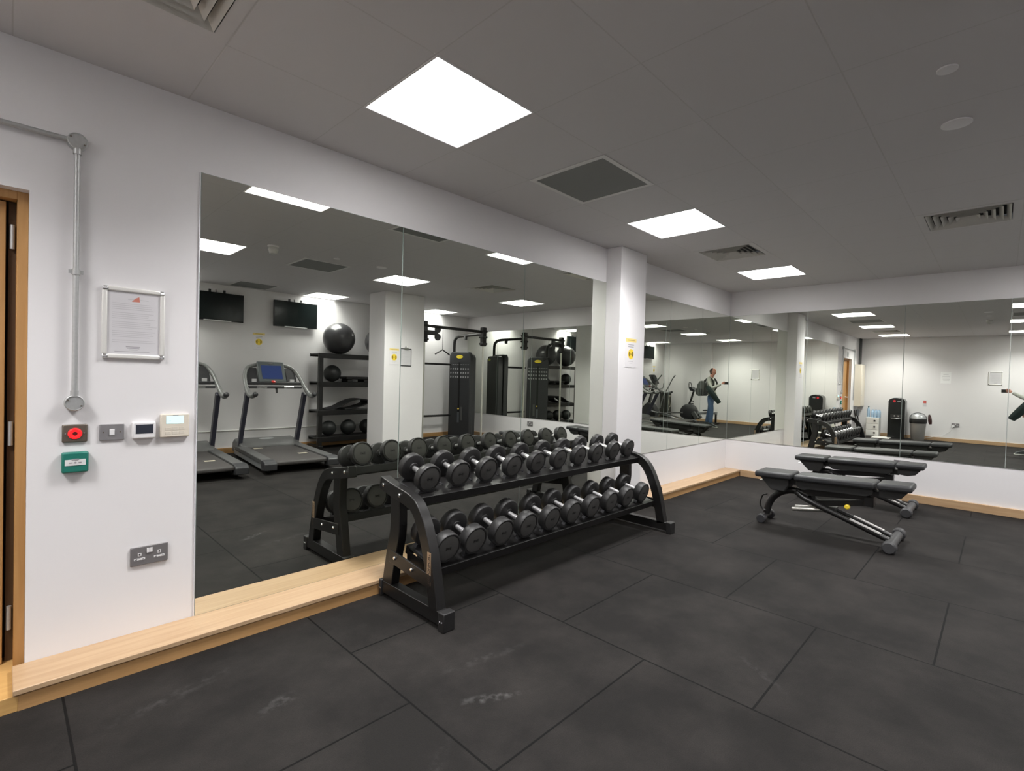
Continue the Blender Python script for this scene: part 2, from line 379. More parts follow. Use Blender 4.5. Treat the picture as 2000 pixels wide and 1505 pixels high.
# ------------------------------------------------------------------ ceiling lights
EMIT = mat('light_diffuser', (.9, .9, .9), .5, emit=(1.0, .985, .975), es=LAMP)
def make_light():
    r = empty('ceiling_light'); h = .2875; d = .055
    f = MB()
    for a, b in (((-h-.008, -h-.008), (h+.008, -h)), ((-h-.008, h), (h+.008, h+.008)), ((-h-.008, -h), (-h, h)), ((h, -h), (h+.008, h))):
        f.box((a[0], a[1], -.003), (b[0], b[1], .001))
    f.build('frame', WHITE, r)
    s = MB()
    for a, b in (((-h, -h), (h, -h+.003)), ((-h, h-.003), (h, h)), ((-h, -h+.003), (-h+.003, h-.003)), ((h-.003, -h+.003), (h, h-.003))):
        s.box((a[0], a[1], 0), (b[0], b[1], d))
    s.build('side_reflector', mat('reflector_white', (.9, .9, .88), .5), r)
    MB().box((-h, -h, d), (h, h, d+.01)).build('diffuser', EMIT, r)
    ld = bpy.data.lights.new('light_source', 'AREA'); ld.shape = 'SQUARE'; ld.size = .55; ld.energy = LAMP_W; ld.spread = math.radians(128); ld.color = (1.0, .985, .975)
    lo = bpy.data.objects.new('light_source', ld); C.objects.link(lo); lo.parent = r; lo.location = (0, 0, .050)
    return r
lt0 = make_light()
lt_labels = {(1.53, 1.98): 'square white ceiling light nearest the camera, by the top left diffuser', (3.93, 1.98): 'square white ceiling light in front of the white pier, second of its row',
 (6.34, 1.98): 'square white ceiling light above the far mirrored corner', (-.87, 1.98): 'square ceiling light over the door end of the room',
 (-.87, -.36): 'square ceiling light near the wall with the white paper notice', (1.53, -.36): 'square ceiling light just behind the photographer',
 (3.93, -.36): 'square ceiling light in front of the free-standing pillar', (6.43, -.41): 'square ceiling light between cable machine and benches',
 (-.87, -2.70): 'square ceiling light over the elliptical trainer', (1.53, -2.70): 'square ceiling light over the middle treadmill',
 (3.93, -2.70): 'square ceiling light over the shelf rack of balls', (6.34, -2.70): 'square ceiling light over the cable machine'}
for i, (x, y) in enumerate(lights_xy):
    o = lt0 if i == 0 else copy_tree(lt0)
    o.location = (x, y, HC); tag(o, lt_labels[(x, y)], 'ceiling light', 'square ceiling lights')
    if (x, y) == (3.93, 1.98):
        for c in children(o):
            if c.type == 'LIGHT': c.data = c.data.copy(); c.data.energy = LAMP_W*.78
    if y < -2:  # rear row dimmed to soften its hot spot on the rear wall
        for c in children(o):
            if c.name.startswith('diffuser'): c.data = c.data.copy(); c.data.materials[0] = mat('light_diffuser_dim', (.9, .9, .9), .5, emit=(1.0, .985, .975), es=LAMP*.5)
        for c in children(o):
            if c.type == 'LIGHT': c.data = c.data.copy(); c.data.energy = LAMP_W*.35
    
# four way diffusers
def make_vent():
    r = empty('air_diffuser'); m = mat('vent_white', (.60, .59, .55), .5)
    f = MB(); h = .2875
    for a, b in (((-h-.004, -h-.004), (h+.004, -h+.046)), ((-h-.004, h-.046), (h+.004, h+.004)), ((-h-.004, -h+.046), (-h+.046, h-.046)), ((h-.046, -h+.046), (h+.004, h-.046))):
        f.box((a[0], a[1], -.002), (b[0], b[1], .002))
    f.build('frame', mat('vent_frame', (.585, .572, .575), .6), r)
    s = MB(); n = 5
    for k in range(n):
        ro = .236-k*.042; ri = ro-.027
        for q in range(4):
            Rz = Matrix.Rotation(q*PI/2, 3, 'Z')
            v = [(-ro, -ro, -.004), (ro, -ro, -.004), (ri, -ri, .026), (-ri, -ri, .026), (-ro, -ro, -.0065), (ro, -ro, -.0065), (ri, -ri, .0235), (-ri, -ri, .0235)]
            s.add([Rz@Vector(p) for p in v], [(0, 3, 2, 1), (4, 5, 6, 7), (0, 1, 5, 4), (2, 3, 7, 6)])
    s.build('louvre', m, r)
    MB().box((-h, -h, .06), (h, h, .065)).build('plenum', mat('plenum_dark', (.03, .03, .03), .9), r)
    return r
v0 = make_vent()
for i, ((x, y), lb) in enumerate(zip(vents_xy, ('square louvred air diffuser cut by the top edge at the left', 'square louvred air diffuser near the far corner, between two lights', 'square louvred air diffuser at the right above the benches'))):
    o = v0 if i == 0 else copy_tree(v0)
    o.location = (x, y, HC); tag(o, lb, 'air vent', 'ceiling air diffusers')
# grey return grilles
def make_grille():
    r = empty('return_grille'); h = .262
    f = MB()
    for a, b in (((-h-.03, -h-.03), (h+.03, -h)), ((-h-.03, h), (h+.03, h+.03)), ((-h-.03, -h), (-h, h)), ((h, -h), (h+.03, h))):
        f.box((a[0], a[1], -.004), (b[0], b[1], -.0002))
    f.build('frame', mat('grille_frame', (.66, .65, .64), .5), r)
    MB().box((-h, -h, -.0028), (h, h, -.0002)).build('mesh_panel', mat('grille_mesh', (.20, .205, .20), .7, noise=.25, nscale=400), r)
    return r
g0 = make_grille()
for i, (x, y, lb) in enumerate(((2.73, 1.98, 'dark grey square ceiling grille above the dumbbell rack'), (2.73, -.36, 'dark grey square ceiling grille behind the photographer, seen in the mirror'), (2.73, -2.62, 'dark grey ceiling grille over the treadmills'))):
    o = g0 if i == 0 else copy_tree(g0)
    o.location = (x, y, HC); tag(o, lb, 'ceiling grille', 'grey return grilles')
# detectors
r = empty('smoke_detector', (1.99, .20, HC), 0, 'round white smoke detector hanging from the ceiling', 'smoke detector')
MB().lathe([(.055, 0), (.055, -.012), (.05, -.014)], n=24).build('base', WHITE, r)
MB().lathe([(.043, -.014), (.050, -.04), (.040, -.062), (.036, -.080), (.015, -.088)], n=24).build('sensor', mat('detector_white', (.6, .6, .58), .4), r)
MB().ball((.03, 0, -.075), .008, 8).build('indicator', CHROME, r)
o = MB().lathe([(.06, 0), (.06, -.006), (.045, -.011), (.01, -.012)], n=28).build('ceiling_rose', WHITE, loc=(3.27, .2, HC)); tag(o, 'flat round white ceiling cover plate at the right', 'cover plate')
o = MB().lathe([(.035, 0), (.035, -.006), (.02, -.010), (.01, -.010)], n=24).build('motion_sensor', WHITE, loc=(2.69, .2, HC)); tag(o, 'small round white ceiling sensor between the detector and the cover plate', 'sensor')

# ------------------------------------------------------------------ things on the left wall
# conduit
cd_ = empty('metal_conduit', (.222, YA, 0), 0, 'galvanised conduit running over the door and down to the round box', 'conduit')
yc = -.024
MB().tube([(0, yc, 1.19), (0, yc, 2.245)], .0105, 14).build('vertical_pipe', GALV, cd_)
MB().tube([(-1.31, yc, 2.27), (-.03, yc, 2.27)], .0105, 14).build('horizontal_pipe', GALV, cd_)
MB().tube([(-1.335, yc, .95), (-1.335, yc, 2.245)], .0105, 14).build('vertical_pipe', GALV, cd_)
def jbox(name, x, z):
    o = MB().lathe([(.034, 0), (.034, -.034), (.031, -.037), (.030, -.037), (.029, -.034)], (x, 0, z), (0, 1, 0), 28).build(name, GALV, cd_)
    for s in (-1, 1): MB().lathe([(.0035, -.036), (.003, -.039)], (x+s*.022, 0, z+s*-.012), (0, 1, 0), 10).build('screw', BRONZE, o)
jbox('junction_box', 0, 1.162)
for x in (0, -1.335): 
    jbox('elbow_box', x, 2.27)
MB().tube([(0, yc, 1.19), (0, yc, 1.215)], .0145, 14).build('coupler', GALV, cd_)
MB().tube([(0, yc, 2.215), (0, yc, 2.24)], .0145, 14).build('coupler', GALV, cd_)
MB().box((-.024, yc-.004, 1.712), (.024, yc+.004, 1.728)).tube([(0, yc, 1.708), (0, yc, 1.732)], .0145, 14).build('saddle_clip', GALV, cd_)
# red exit button
def plate(name, x, z, w_, h_, d, m, label, cat, bev=.003):
    r = empty(name, (x, YA, z), 0, label, cat)
    MB().box((-w_/2, -d, -h_/2), (w_/2, 0, h_/2)).build('back_plate', m, r, bevel=bev)
    return r
r = plate('release_button', .226, 1.030, .084, .078, .010, BRONZE, 'bronze plate with glowing red round button by the door', 'button', .008)
MB().lathe([(.023, -.010), (.0235, -.014), (.018, -.0165), (.012, -.015)], n=32, ax=(0, 1, 0)).build('red_ring', REDGLOW, r)
MB().lathe([(.0085, -.015), (.0085, -.0175), (.007, -.018)], n=20, ax=(0, 1, 0)).build('centre_dot', mat('deep_red', (.10, .004, .004), .4), r)
for s in (-1, 1): MB().lathe([(.003, -.010), (.0025, -.012)], (s*.031, 0, 0), (0, 1, 0), 10).build('screw', CHROME, r)
r = plate('break_glass_unit', .227, .907, .088, .088, .030, GREEN, 'green emergency break glass unit below the red button', 'call point', .006)
MB().box((-.034, -.0315, -.012), (.034, -.030, .013)).build('glass_strip', mat('strip_white', (.72, .72, .72), .3), r)
MB().lathe([(.004, -.0315), (.004, -.0325)], (0, 0, 0), (0, 1, 0), 12).box((-.020, -.0325, -.002), (-.010, -.0315, .002)).box((.010, -.0325, -.002), (.020, -.0315, .002)).box((-.012, -.0325, .010), (.012, -.0315, .016)).build('marks', INK, r)
r = plate('wall_switch', .352, 1.028, .088, .088*.82, .008, STEELPL, 'brushed grey plate with small white switch beside the red button', 'switch', .002)
MB().box((-.009, -.012, -.013), (.009, -.008, .013)).build('rocker', WHITE, r, bevel=.001)
for s in (-1, 1): MB().lathe([(.003, -.008), (.0025, -.0095)], (s*.030, 0, 0), (0, 1, 0), 10).build('screw', BRONZE, r)
r = plate('room_thermostat', .468, 1.031, .090, .078, .022, WHITE, 'white thermostat with black screen, left of the lit controller', 'thermostat', .006)
MB().box((-.032, -.0228, -.015), (.034, -.0218, .027)).build('screen', mat('thermo_screen', (.03, .035, .05), .25), r)
r = plate('climate_controller', .590, 1.047, .118, .110, .020, CREAM, 'cream climate controller with glowing pale blue display', 'thermostat', .004)
MB().box((-.036, -.0208, .010), (.034, -.0198, .046)).build('display', LCD, r)
MB().box((-.010, -.0213, .049), (.012, -.0200, .0505)).build('maker_mark', INK, r)
mk = MB().box((-.026, -.0213, .022), (-.018, -.0207, .0235))
mk.build('display_marks', INK, r)
b = MB()
for i in range(3):
    for j in range(2): b.box((-.040+i*.028, -.0208, -.022-j*.020), (-.018+i*.028, -.0200, -.008-j*.020))
b.build('buttons', mat('cream_button', (.66, .61, .52), .5), r, bevel=.0015)
# sockets
def socket(loc, rz, label, plug=False):
    r = empty('double_socket', loc, rz, label, 'power socket', 'double sockets')
    MB().box((-.073, -.010, -.043), (.073, 0, .043)).build('face_plate', mat('socket_grey', (.23, .22, .225), .42, .4), r, bevel=.002)
    MB().box((-.011, -.014, .012), (-.001, -.010, .032)).box((.001, -.014, .012), (.011, -.010, .032)).build('switch', WHITE, r)
    for s in (-1, 1):
        q = MB(); x = s*.038
        q.box((x-.007, -.0115, .001), (x+.007, -.010, .015)).box((x-.021, -.0115, -.018), (x-.004, -.010, -.009)).box((x+.004, -.0115, -.018), (x+.021, -.010, -.009)).box((x-.004, -.0113, -.017), (x+.004, -.010, -.010))
        o = q.build('outlet', WHITE, r)
        d = MB().box((x-.003, -.0122, .004), (x+.003, -.0115, .012)).box((x-.017, -.0122, -.015), (x-.009, -.0115, -.012)).box((x+.009, -.0122, -.015), (x+.017, -.0115, -.012))
        d.build('pin_holes', BLACKM, o)
    return r
socket((.497, YA, .442), 0, 'grey double socket with white switches, low beside the first mirror')
socket((XB, .815, .425), -PI/2, 'grey double socket on the right wall behind the benches')
socket((XB, -1.02, .40), -PI/2, 'grey double socket on the right wall near the cable machine')
socket((XD, .80, .42), PI/2, 'double socket with a white cable, below the paper notice')
o = MB().tube([(XD+.015, .84, .40), (XD+.06, .84, .38), (XD+.06, .90, .25), (XD+.05, 1.05, .12), (XD+.05, 1.2, .095), (XD+.12, 1.45, .02), (XD+.10, 1.7, .012)], .006, 8).cbox((XD+.025, .84, .40), (.04, .05, .05)).build('white_cable', WHITE); tag(o, 'white power cable drooping from socket towards the bin', 'cable')

# framed notices
def bars(spec, d, t=.0004):
    b = MB()
    for x0, x1, z0, z1 in spec: b.box((x0, -d-t, z0), (x1, -d, z1))
    return b
def notice(loc, rz, label, size=(.222, .305), frame=True, logo=True, group='framed notices'):
    w_, h_ = size
    r = empty('framed_notice', loc, rz, label, 'notice', group)
    a, b = w_/2, h_/2; t = .020
    sh = MB().box((-a+.012, -.006, -b+.012), (a-.012, 0, b-.012)).build('paper_sheet', PAPER, r)
    for nm, q0, q1 in (('frame_rail', (-a+t, b-t), (a-t, b)), ('frame_rail', (-a+t, -b), (a-t, -b+t)), ('frame_rail', (-a, -b+t), (-a+t, b-t)), ('frame_rail', (a-t, -b+t), (a, b-t))):
        MB().box((q0[0], -.014, q0[1]), (q1[0], 0, q1[1])).build(nm, ALU, r, bevel=.005, seg=3)
    for sx in (-1, 1):
        for sz in (-1, 1):
            MB().box((sx*a-(t+.004)*(sx > 0), -.017, sz*b-(t)*(sz > 0)), (sx*a+(t+.004)*(sx < 0), 0, sz*b+t*(sz < 0))).build('corner_cap', CHROME, r, bevel=.006, seg=3)
    sp = []; random.seed(3)
    z = h_*.27
    k = 0
    while z > -h_*.28:
        sp.append((-a*.68, a*(.45+.28*random.random()), z, z+.0026)); k += 1
        z -= .0085 if k % 4 else .016
    sp += [(-a*.20, a*.45, h_*.335, h_*.335+.003)] if logo else []
    bars(sp, .006).build('text_lines', INKL, sh)
    bars([(-a*.25, a*.20, -h_*.335, -h_*.325), (-a*.22, a*.18, -h_*.355, -h_*.347), (-a*.15, a*.12, -h_*.375, -h_*.368), (-a*.6, a*.5, -h_*.402, -h_*.396)], .006).build('footer_lines', INK, sh)
    if logo:
        MB().add([(-.010, -.0066, h_*.310), (.020, -.0066, h_*.310), (.018, -.0066, h_*.385), (.004, -.0066, h_*.360)], [(0, 1, 2, 3)]).build('logo', LOGOR, sh)
    return r
notice((.427, YA, 1.520), 0, 'aluminium framed notice with small red logo beside the conduit', (.234, .322))
notice((XD, .12, 1.600), PI/2, 'aluminium framed notice on the near wall beside the plain white paper', (.25, .32), logo=False)

def distancing(loc, rz, label, w_=.20, h_=.295):
    r = empty('safety_poster', loc, rz, label, 'poster', 'yellow and white safety posters'); a, b = w_/2, h_/2
    sh = MB().box((-a, -.002, -b), (a, 0, b)).build('poster_sheet', mat('poster_paper', (.76, .74, .76), .45, coat=.3), r)
    bars([(-a*.92, a*.92, b*.70, b*.94)], .002).build('header_band', YELL, sh)
    bars([(-a*.6, a*.6, b*.80, b*.84)], .0026).build('header_lines', mat('ochre_ink', (.45, .33, .08), .6), sh)
    bars([(-a*.5, a*.5, b*.50, b*.545), (-a*.5, a*.45, b*.36, b*.405)], .002).build('text_lines', INK, sh)
    MB().lathe([(.052, -.002), (.052, -.0026)], (0, 0, -b*.10), (0, 1, 0), 36).build('yellow_disc', YEL, sh)
    m_ = MB()
    for s in (-1, 1):
        m_.prism([(s*.018, -b*.10-.024), (s*.036, -b*.10-.020), (s*.042, -b*.10), (s*.036, -b*.10+.020), (s*.018, -b*.10+.024), (s*.026, -b*.10)], -.0034, -.0026, 'xz')
    m_.box((-.018, -.0034, -b*.10-.003), (.018, -.0026, -b*.10+.003))
    m_.build('disc_symbol', mat('dark_ochre', (.13, .08, .012), .6), sh)
    bars([(-a*.4, a*.4, -b*.60, -b*.565), (-a*.25, a*.3, -b*.72, -b*.70), (-a*.88, a*.88, -b*.97, -b*.955)], .002).build('footer_lines', INKL, sh)
    return r
distancing((4.44, 2.683, 1.600), 0, 'yellow and white safety poster on the white pier between mirrors', .215, .30)
distancing((4.42, -1.29, 1.600), PI, 'safety poster on the free-standing pillar, beside the clipboard', .19, .27)
distancing((2.95, YC, 1.795), PI, 'safety poster on rear wall between the two televisions', .20, .28)
distancing((-1.13, YC, 1.70), PI, 'safety poster on rear wall near the elliptical trainer', .20, .28)
r = empty('clipboard', (4.64, -1.29, 1.60), PI, 'clipboard with white sheet hanging on the free-standing pillar', 'clipboard')
MB().box((-.105, -.006, -.15), (.105, 0, .14)).build('board', DKGREY, r, bevel=.003)
MB().box((-.095, -.0075, -.135), (.095, -.006, .125)).build('paper_sheet', PAPER, r)
MB().box((-.04, -.018, .12), (.04, -.006, .150)).tube([(-.025, -.008, .145), (-.02, -.008, .165), (.02, -.008, .165), (.025, -.008, .145)], .003, 8).build('clip', CHROME, r)
bars([(-.07, .05+.02*(i % 3), .09-.02*i, .093-.02*i) for i in range(10)], .0075).build('text_lines', INKL, r)
r = empty('paper_notice', (XD, 1.02, 1.60), PI/2, 'plain white paper notice taped to the near wall above the socket', 'notice')
MB().box((-.10, -.002, -.145), (.10, 0, .145)).build('sheet', mat('white_paper', (.85, .85, .86), .6), r)
bars([(-.05, .05, .07, .074), (-.075, .07, .02, .024), (-.07, .075, -.01, -.006), (-.075, .06, -.04, -.036), (-.07, .05, -.07, -.066)], .002).build('text_lines', INK, r)
r = empty('small_label', (XD, 1.41, .93), PI/2, 'small red and white label above the waste bin', 'label')
MB().box((-.035, -.002, -.08), (.035, 0, .08)).build('sheet', PAPER, r)
bars([(-.03, .03, .0, .07)], .002).build('red_panel', mat('label_red', (.6, .12, .10), .6), r)
r = empty('door_sign', (-.42, YA, 2.13), 0, 'small grey square sign above the door', 'sign')
MB().box((-.075, -.004, -.055), (.075, 0, .055)).build('panel', mat('sign_grey', (.30, .32, .31), .5), r)
bars([(-.05, .05, .015, .022), (-.05, .05, -.005, .002), (-.05, .03, -.025, -.018)], .004).build('marks', PAPER, r)

# distribution box in the near corner
r = empty('distribution_box', (-1.57, YA, .78), 0, 'tall cream electrical box on the wall beside the door, under two pipes', 'electrical box')
MB().box((-.26, -.15, 0), (.26, 0, 1.13)).build('casing', CREAM, r, bevel=.006)
MB().box((-.24, -.156, .02), (.24, -.15, 1.11)).build('cover', CREAM, r, bevel=.004)
for z in (.3, .83): MB().lathe([(.012, -.156), (.012, -.162)], (.18, 0, z), (0, 1, 0), 12).build('lock', GALV, r)
for x in (-.12, .02): MB().tube([(x, -.06, 1.13), (x, -.06, 1.843)], .022, 12).build('supply_pipe', mat('pipe_dark', (.06, .06, .06), .5), r)
r = empty('folding_stool', (-1.35, YA-.05, 0), 0, 'black folding stool leaning on the wall under the cream box', 'stool')
for s in (-1, 1): MB().bar([(s*.15, -.10, 0), (s*.15, 0, .68)], .03, .02).build('leg', BLACK, r)
MB().bar([(-.15, -.03, .45), (.15, -.03, .45)], .02, .03).bar([(-.15, -.085, .1), (.15, -.085, .1)], .02, .03).build('crossbar', BLACK, r)
MB().box((-.16, -.06, .52), (.16, -.03, .70)).build('seat', DKGREY, r, bevel=.01)

# ------------------------------------------------------------------ near wall furniture
r = empty('drawer_tower', (XD+.20, 2.45, 0), PI/2, 'white tower of three drawers with dark round knobs', 'drawers')
MB().box((-.145, -.15, .0), (.145, .15, .50)).build('body', mat('drawer_white', (.68, .68, .66), .4), r, bevel=.006)
for k in range(3):
    d = MB().box((-.135, -.158, .02+k*.16), (.135, -.15, .165+k*.16)).build('drawer', mat('drawer_front', (.75, .75, .73), .35), r, bevel=.006)
    MB().lathe([(.022, -.158), (.024, -.166), (.012, -.170)], (-.05, 0, .095+k*.16), (0, 1, 0), 16).build('knob', DKGREY, d)
WAT = mat('water_plastic', (.42, .58, .75), .15, coat=.3)
r = empty('water_bottle_pack', (XD+.20, 2.40, .50), PI/2, 'shrink-wrapped pack of pale blue water bottles on the drawers', 'bottle pack')
b = MB()
for i in range(3):
    for j in range(3): b.lathe([(.031, 0), (.033, .01), (.033, .14), (.028, .16), (.013, .195), (.013, .21)], (-.07+i*.07, -.07+j*.07, 0), n=14)
b.build('bottles', WAT, r)
r = empty('water_bottle', (XD+.20, 2.565, .50), 0, 'single tall water bottle with dark cap at the back of the drawers', 'bottle')
MB().lathe([(.031, 0), (.034, .01), (.034, .18), (.030, .21), (.014, .26)], n=16).build('bottle', WAT, r)
MB().lathe([(.016, .26), (.016, .29)], n=14).build('cap', mat('cap_teal', (.02, .10, .11), .4), r)
r = empty('water_dispenser', (XD+.30, 1.93, 0), PI/2, 'tall black water dispenser with red drop badge and silver tap bay', 'water cooler')
P = [(-.175, .0), (.175, .0), (.175, .96), (.15, 1.01), (.08, 1.045), (0, 1.055), (-.08, 1.045), (-.15, 1.01), (-.175, .96)]
MB().prism(P, -.17, .17, 'xz').build('cabinet', mat('gloss_black', (.014, .015, .015), .2), r, bevel=.008)
MB().box((-.12, -.178, .53), (.12, -.165, .62)).build('tap_bay', mat('bay_dark', (.03, .03, .03), .3), r)
MB().box((-.11, -.20, .515), (.11, -.165, .53)).build('drip_tray', CHROME, r, bevel=.003)
for s in (-1, 1): MB().tube([(s*.04, -.17, .60), (s*.04, -.195, .595), (s*.04, -.195, .565)], .010, 10).build('tap', CHROME, r)
MB().lathe([(.030, -.170), (.030, -.176)], (.05, 0, .965), (0, 1, 0), 20).build('red_badge', mat('badge_red', (.65, .03, .04), .4), r)
MB().box((-.08, -.174, .955), (-.01, -.168, .97)).build('badge_text', INKL, r)
r = empty('waste_bin', (XD+.33, 1.50, 0), PI/2, 'round grey waste bin with black band and domed silver lid', 'bin')
MB().lathe([(.13, 0), (.135, .01), (.165, .42), (.165, .43)], n=32).build('body', mat('bin_grey', (.30, .29, .28), .45, .3), r)
MB().lathe([(.167, .425), (.175, .435), (.177, .50), (.175, .535), (.168, .54)], n=32).build('rim_band', BLACKM, r)
MB().lathe([(.168, .54), (.155, .60), (.12, .645), (.06, .672), (.005, .68)], n=32).build('dome_lid', SILVER, r)
MB().tube([(.17*math.cos(a), 0, .54+.15*math.sin(a)) for a in [PI*k/12 for k in range(13)]], .008, 8).build('handle_hoop', DKGREY, r)
o = MB().sweep([(XD+.40, 1.28, .66), (XD+.41, 1.27, .60), (XD+.42, 1.26, .50), (XD+.42, 1.25, .42)], [(-.01, -.03), (.01, -.03), (.012, .03), (-.012, .03)], scales=[.6, 1.2, 1.4, 1.0]).build('hanging_bag', mat('bag_dark', (.05, .02, .02), .6)); tag(o, 'dark bag strap hanging on the side of the waste bin', 'bag')
o = MB().box((-1.62, 2.02, .0005), (-1.0, 2.40, .012)).build('floor_cloth', mat('cloth_white', (.62, .61, .58), .8), bevel=.003); tag(o, 'white cloth spread on the floor in front of the drawers', 'cloth')

# ------------------------------------------------------------------ dumbbell rack
TH = math.radians(14)
RX0, RX1 = 1.600, 4.120
rk = empty('dumbbell_rack', ((RX0+RX1)/2, 2.33, 0), 0, 'long black two-tier dumbbell rack with curved end legs', 'dumbbell rack')
ox, oy = (RX0+RX1)/2, 2.33
def sub(pts): return [(x-ox, y-oy, z) for x, y, z in pts]
def smooth(pts, n=4):
    out = []
    P_ = [Vector(p) for p in pts]
    for i in range(len(P_)-1):
        p0 = P_[max(i-1, 0)]; p1 = P_[i]; p2 = P_[i+1]; p3 = P_[min(i+2, len(P_)-1)]
        for k in range(n):
            t = k/n
            out.append(.5*((2*p1)+(-p0+p2)*t+(2*p0-5*p1+4*p2-p3)*t*t+(-p0+3*p1-3*p2+p3)*t**3))
    out.append(P_[-1]); return out
for e, xc in ((0, RX0+.03), (1, RX1-.03)):
    out_ = -1 if e == 0 else 1
    path = smooth([(xc, a, b) for a, b in ((2.655, .670), (2.535, .645), (2.41, .625), (2.335, .606), (2.285, .573), (2.24, .515), (2.203, .44), (2.163, .335), (2.128, .19), (2.104, .075))])
    leg = MB().bar(sub([tuple(p) for p in path]), .060, .076, up=(0, .3, 1)).build('curved_leg', BLACK, rk, bevel=.004)
    for (a, b) in ((2.608, .664), (2.437, .632)):
        MB().lathe([(.011, 0), (.011, .006), (.007, .010)], sub([(xc+out_*.030, a, b)])[0], (out_, 0, 0), 10).build('bolt', CHROME, leg)
    MB().bar(sub([tuple(p) for p in smooth([(xc, 2.495, .64), (xc, 2.487, .50), (xc, 2.49, .40), (xc, 2.52, .28), (xc, 2.56, .08)])]), .055, .095, up=(0, 1, 0)).build('rear_leg', BLACK, rk, bevel=.004)
    MB().box(*sub([(xc-.030, 2.04, .022), (xc+.030, 2.625, .092)])).build('base_bar', BLACK, rk, bevel=.003)
    for ya, yb_ in ((2.000, 2.050), (2.600, 2.629)):
        cap = MB().box(*sub([(xc-.038, ya, .0), (xc+.038, yb_, .098)])).build('foot_cap', RUB, rk, bevel=.005)
        for s in (-.012, .012):
            MB().lathe([(.005, 0), (.004, .004)], sub([(xc+out_*.038, (ya+yb_)/2+s*.7, .05)])[0], (out_, 0, 0), 8).build('bolt', CHROME, cap)
    cp = MB().bar(sub([(xc+out_*.026, 2.13, .222), (xc+out_*.026, 2.53, .262)]), .012, .075).build('cross_plate', BLACK, rk, bevel=.002)
    for (a, b) in ((2.469, .262), (2.299, .245)):
        MB().lathe([(.011, 0), (.011, .006), (.007, .010)], sub([(xc+out_*.032, a, b)])[0], (out_, 0, 0), 10).build('bolt', CHROME, cp)
    bd = MB().box(*sub([(xc+out_*.030, 2.130, .205), (xc+out_*.0312, 2.163, .380)]))
    gold = mat('gold_sticker', (.42, .30, .20), .4, .3)
    bd = tag(bd.build('badge', gold, rk, rot=None), 'pale gold strip with vertical lettering')
    text('badge_text', 'TECHNOGYM', .026, mat('badge_ink', (.06, .04, .03), .5), bd, sub([(xc+out_*.0318, 2.1465, .2925)])[0], Euler((0, 0, 0)).to_matrix().to_euler() if 0 else ((Matrix.Rotation(-PI/2 if e == 0 else PI/2, 3, 'Z')@Matrix.Rotation(PI/2, 3, 'X')@Matrix.Rotation(-PI/2, 3, 'Z')).to_euler()))
    MB().prism([(a-oy, b) for a, b in [(2.17, .262), (2.44, .302), (2.44, .25), (2.19, .215)]], xc-out_*.034-ox, xc-out_*.030-ox, 'yz').build('end_bracket', BLACK, rk)
    MB().box(*sub([(xc-.02, 2.56, .05), (xc+.02, 2.60, .085)])).build('gusset', BLACK, rk)
SHELF = {}
for nm, cy, cz, rr, tiers in (('top', 2.464, .744, .082, 0), ('bottom', 2.298, .388, .088, 1)):
    R_ = Matrix.Rotation(TH, 4, 'X'); R_.translation = Vector(sub([(ox, cy, cz)])[0])
    hx = (RX1-RX0)/2-.062
    o = MB().box((-hx, -.145, -rr-.012), (hx, .130, -rr-.006)).box((-hx, -.152, -rr-.056), (hx, -.122, -rr-.006)).box((-hx, .105, -rr-.056), (hx, .135, -rr-.006)).xf(R_).build('shelf', BLACK, rk, bevel=.002)
    SHELF[nm] = (o, R_, rr, cy, cz)
    MB().box((-hx, -.020, -rr-.050), (hx, .02, -rr-.012)).xf(R_).build('centre_rail', BLACK, o)

top_x = [1.750, 1.984, 2.217, 2.456, 2.703, 2.954, 3.204, 3.441, 3.695, 3.932]
bot_x = [1.754, 1.958, 2.190, 2.416, 2.660, 2.902, 3.144, 3.393, 3.637, 3.886]
def make_dumbbell(r, th, grip):
    root = empty('dumbbell')
    g = grip/2
    MB().lathe([(.015, -g-.002), (.015, -g*.75), (.0175, 0), (.015, g*.75), (.015, g+.002)], (0, 0, 0), (0, 1, 0), 20).build('handle', KNURL, root)
    for s in (-1, 1):
        prof = [(.020, g-.006), (.030, g-.004), (.032, g), (r*.93, g), (r-.002, g+.002), (r, g+.005), (r, g+th-.006), (r-.003, g+th-.001), (r*.92, g+th), (r*.865, g+th), (r*.855, g+th-.005), (.02, g+th-.005)]
        h = MB().lathe([(a, s*b) for a, b in prof], (0, 0, 0), (0, 1, 0), 40).build('weight_head', RUB, root)
        f = MB().lathe([(r*.825, s*(g+th-.0055)), (r*.825, s*(g+th-.0020)), (r*.80, s*(g+th-.0008)), (.012, s*(g+th-.0008))], (0, 0, 0), (0, 1, 0), 36).build('face_disc', RUBF, h)
        MB().lathe([(.006, s*(g+th-.001)), (.005, s*(g+th+.0015))], (0, 0, 0), (0, 1, 0), 12).box((-.018, min(s*(g+th-.001), s*(g+th+.0003)), -.008), (-.008, max(s*(g+th-.001), s*(g+th+.0003)), .008)).box((.008, min(s*(g+th-.001), s*(g+th+.0003)), -.008), (.018, max(s*(g+th-.001), s*(g+th+.0003)), .008)).build('weight_mark', mat('mark_black', (.012, .012, .012), .4), h)
    return root
ords = ['first', 'second', 'third', 'fourth', 'fifth', 'sixth', 'seventh', 'eighth', 'ninth', 'tenth']
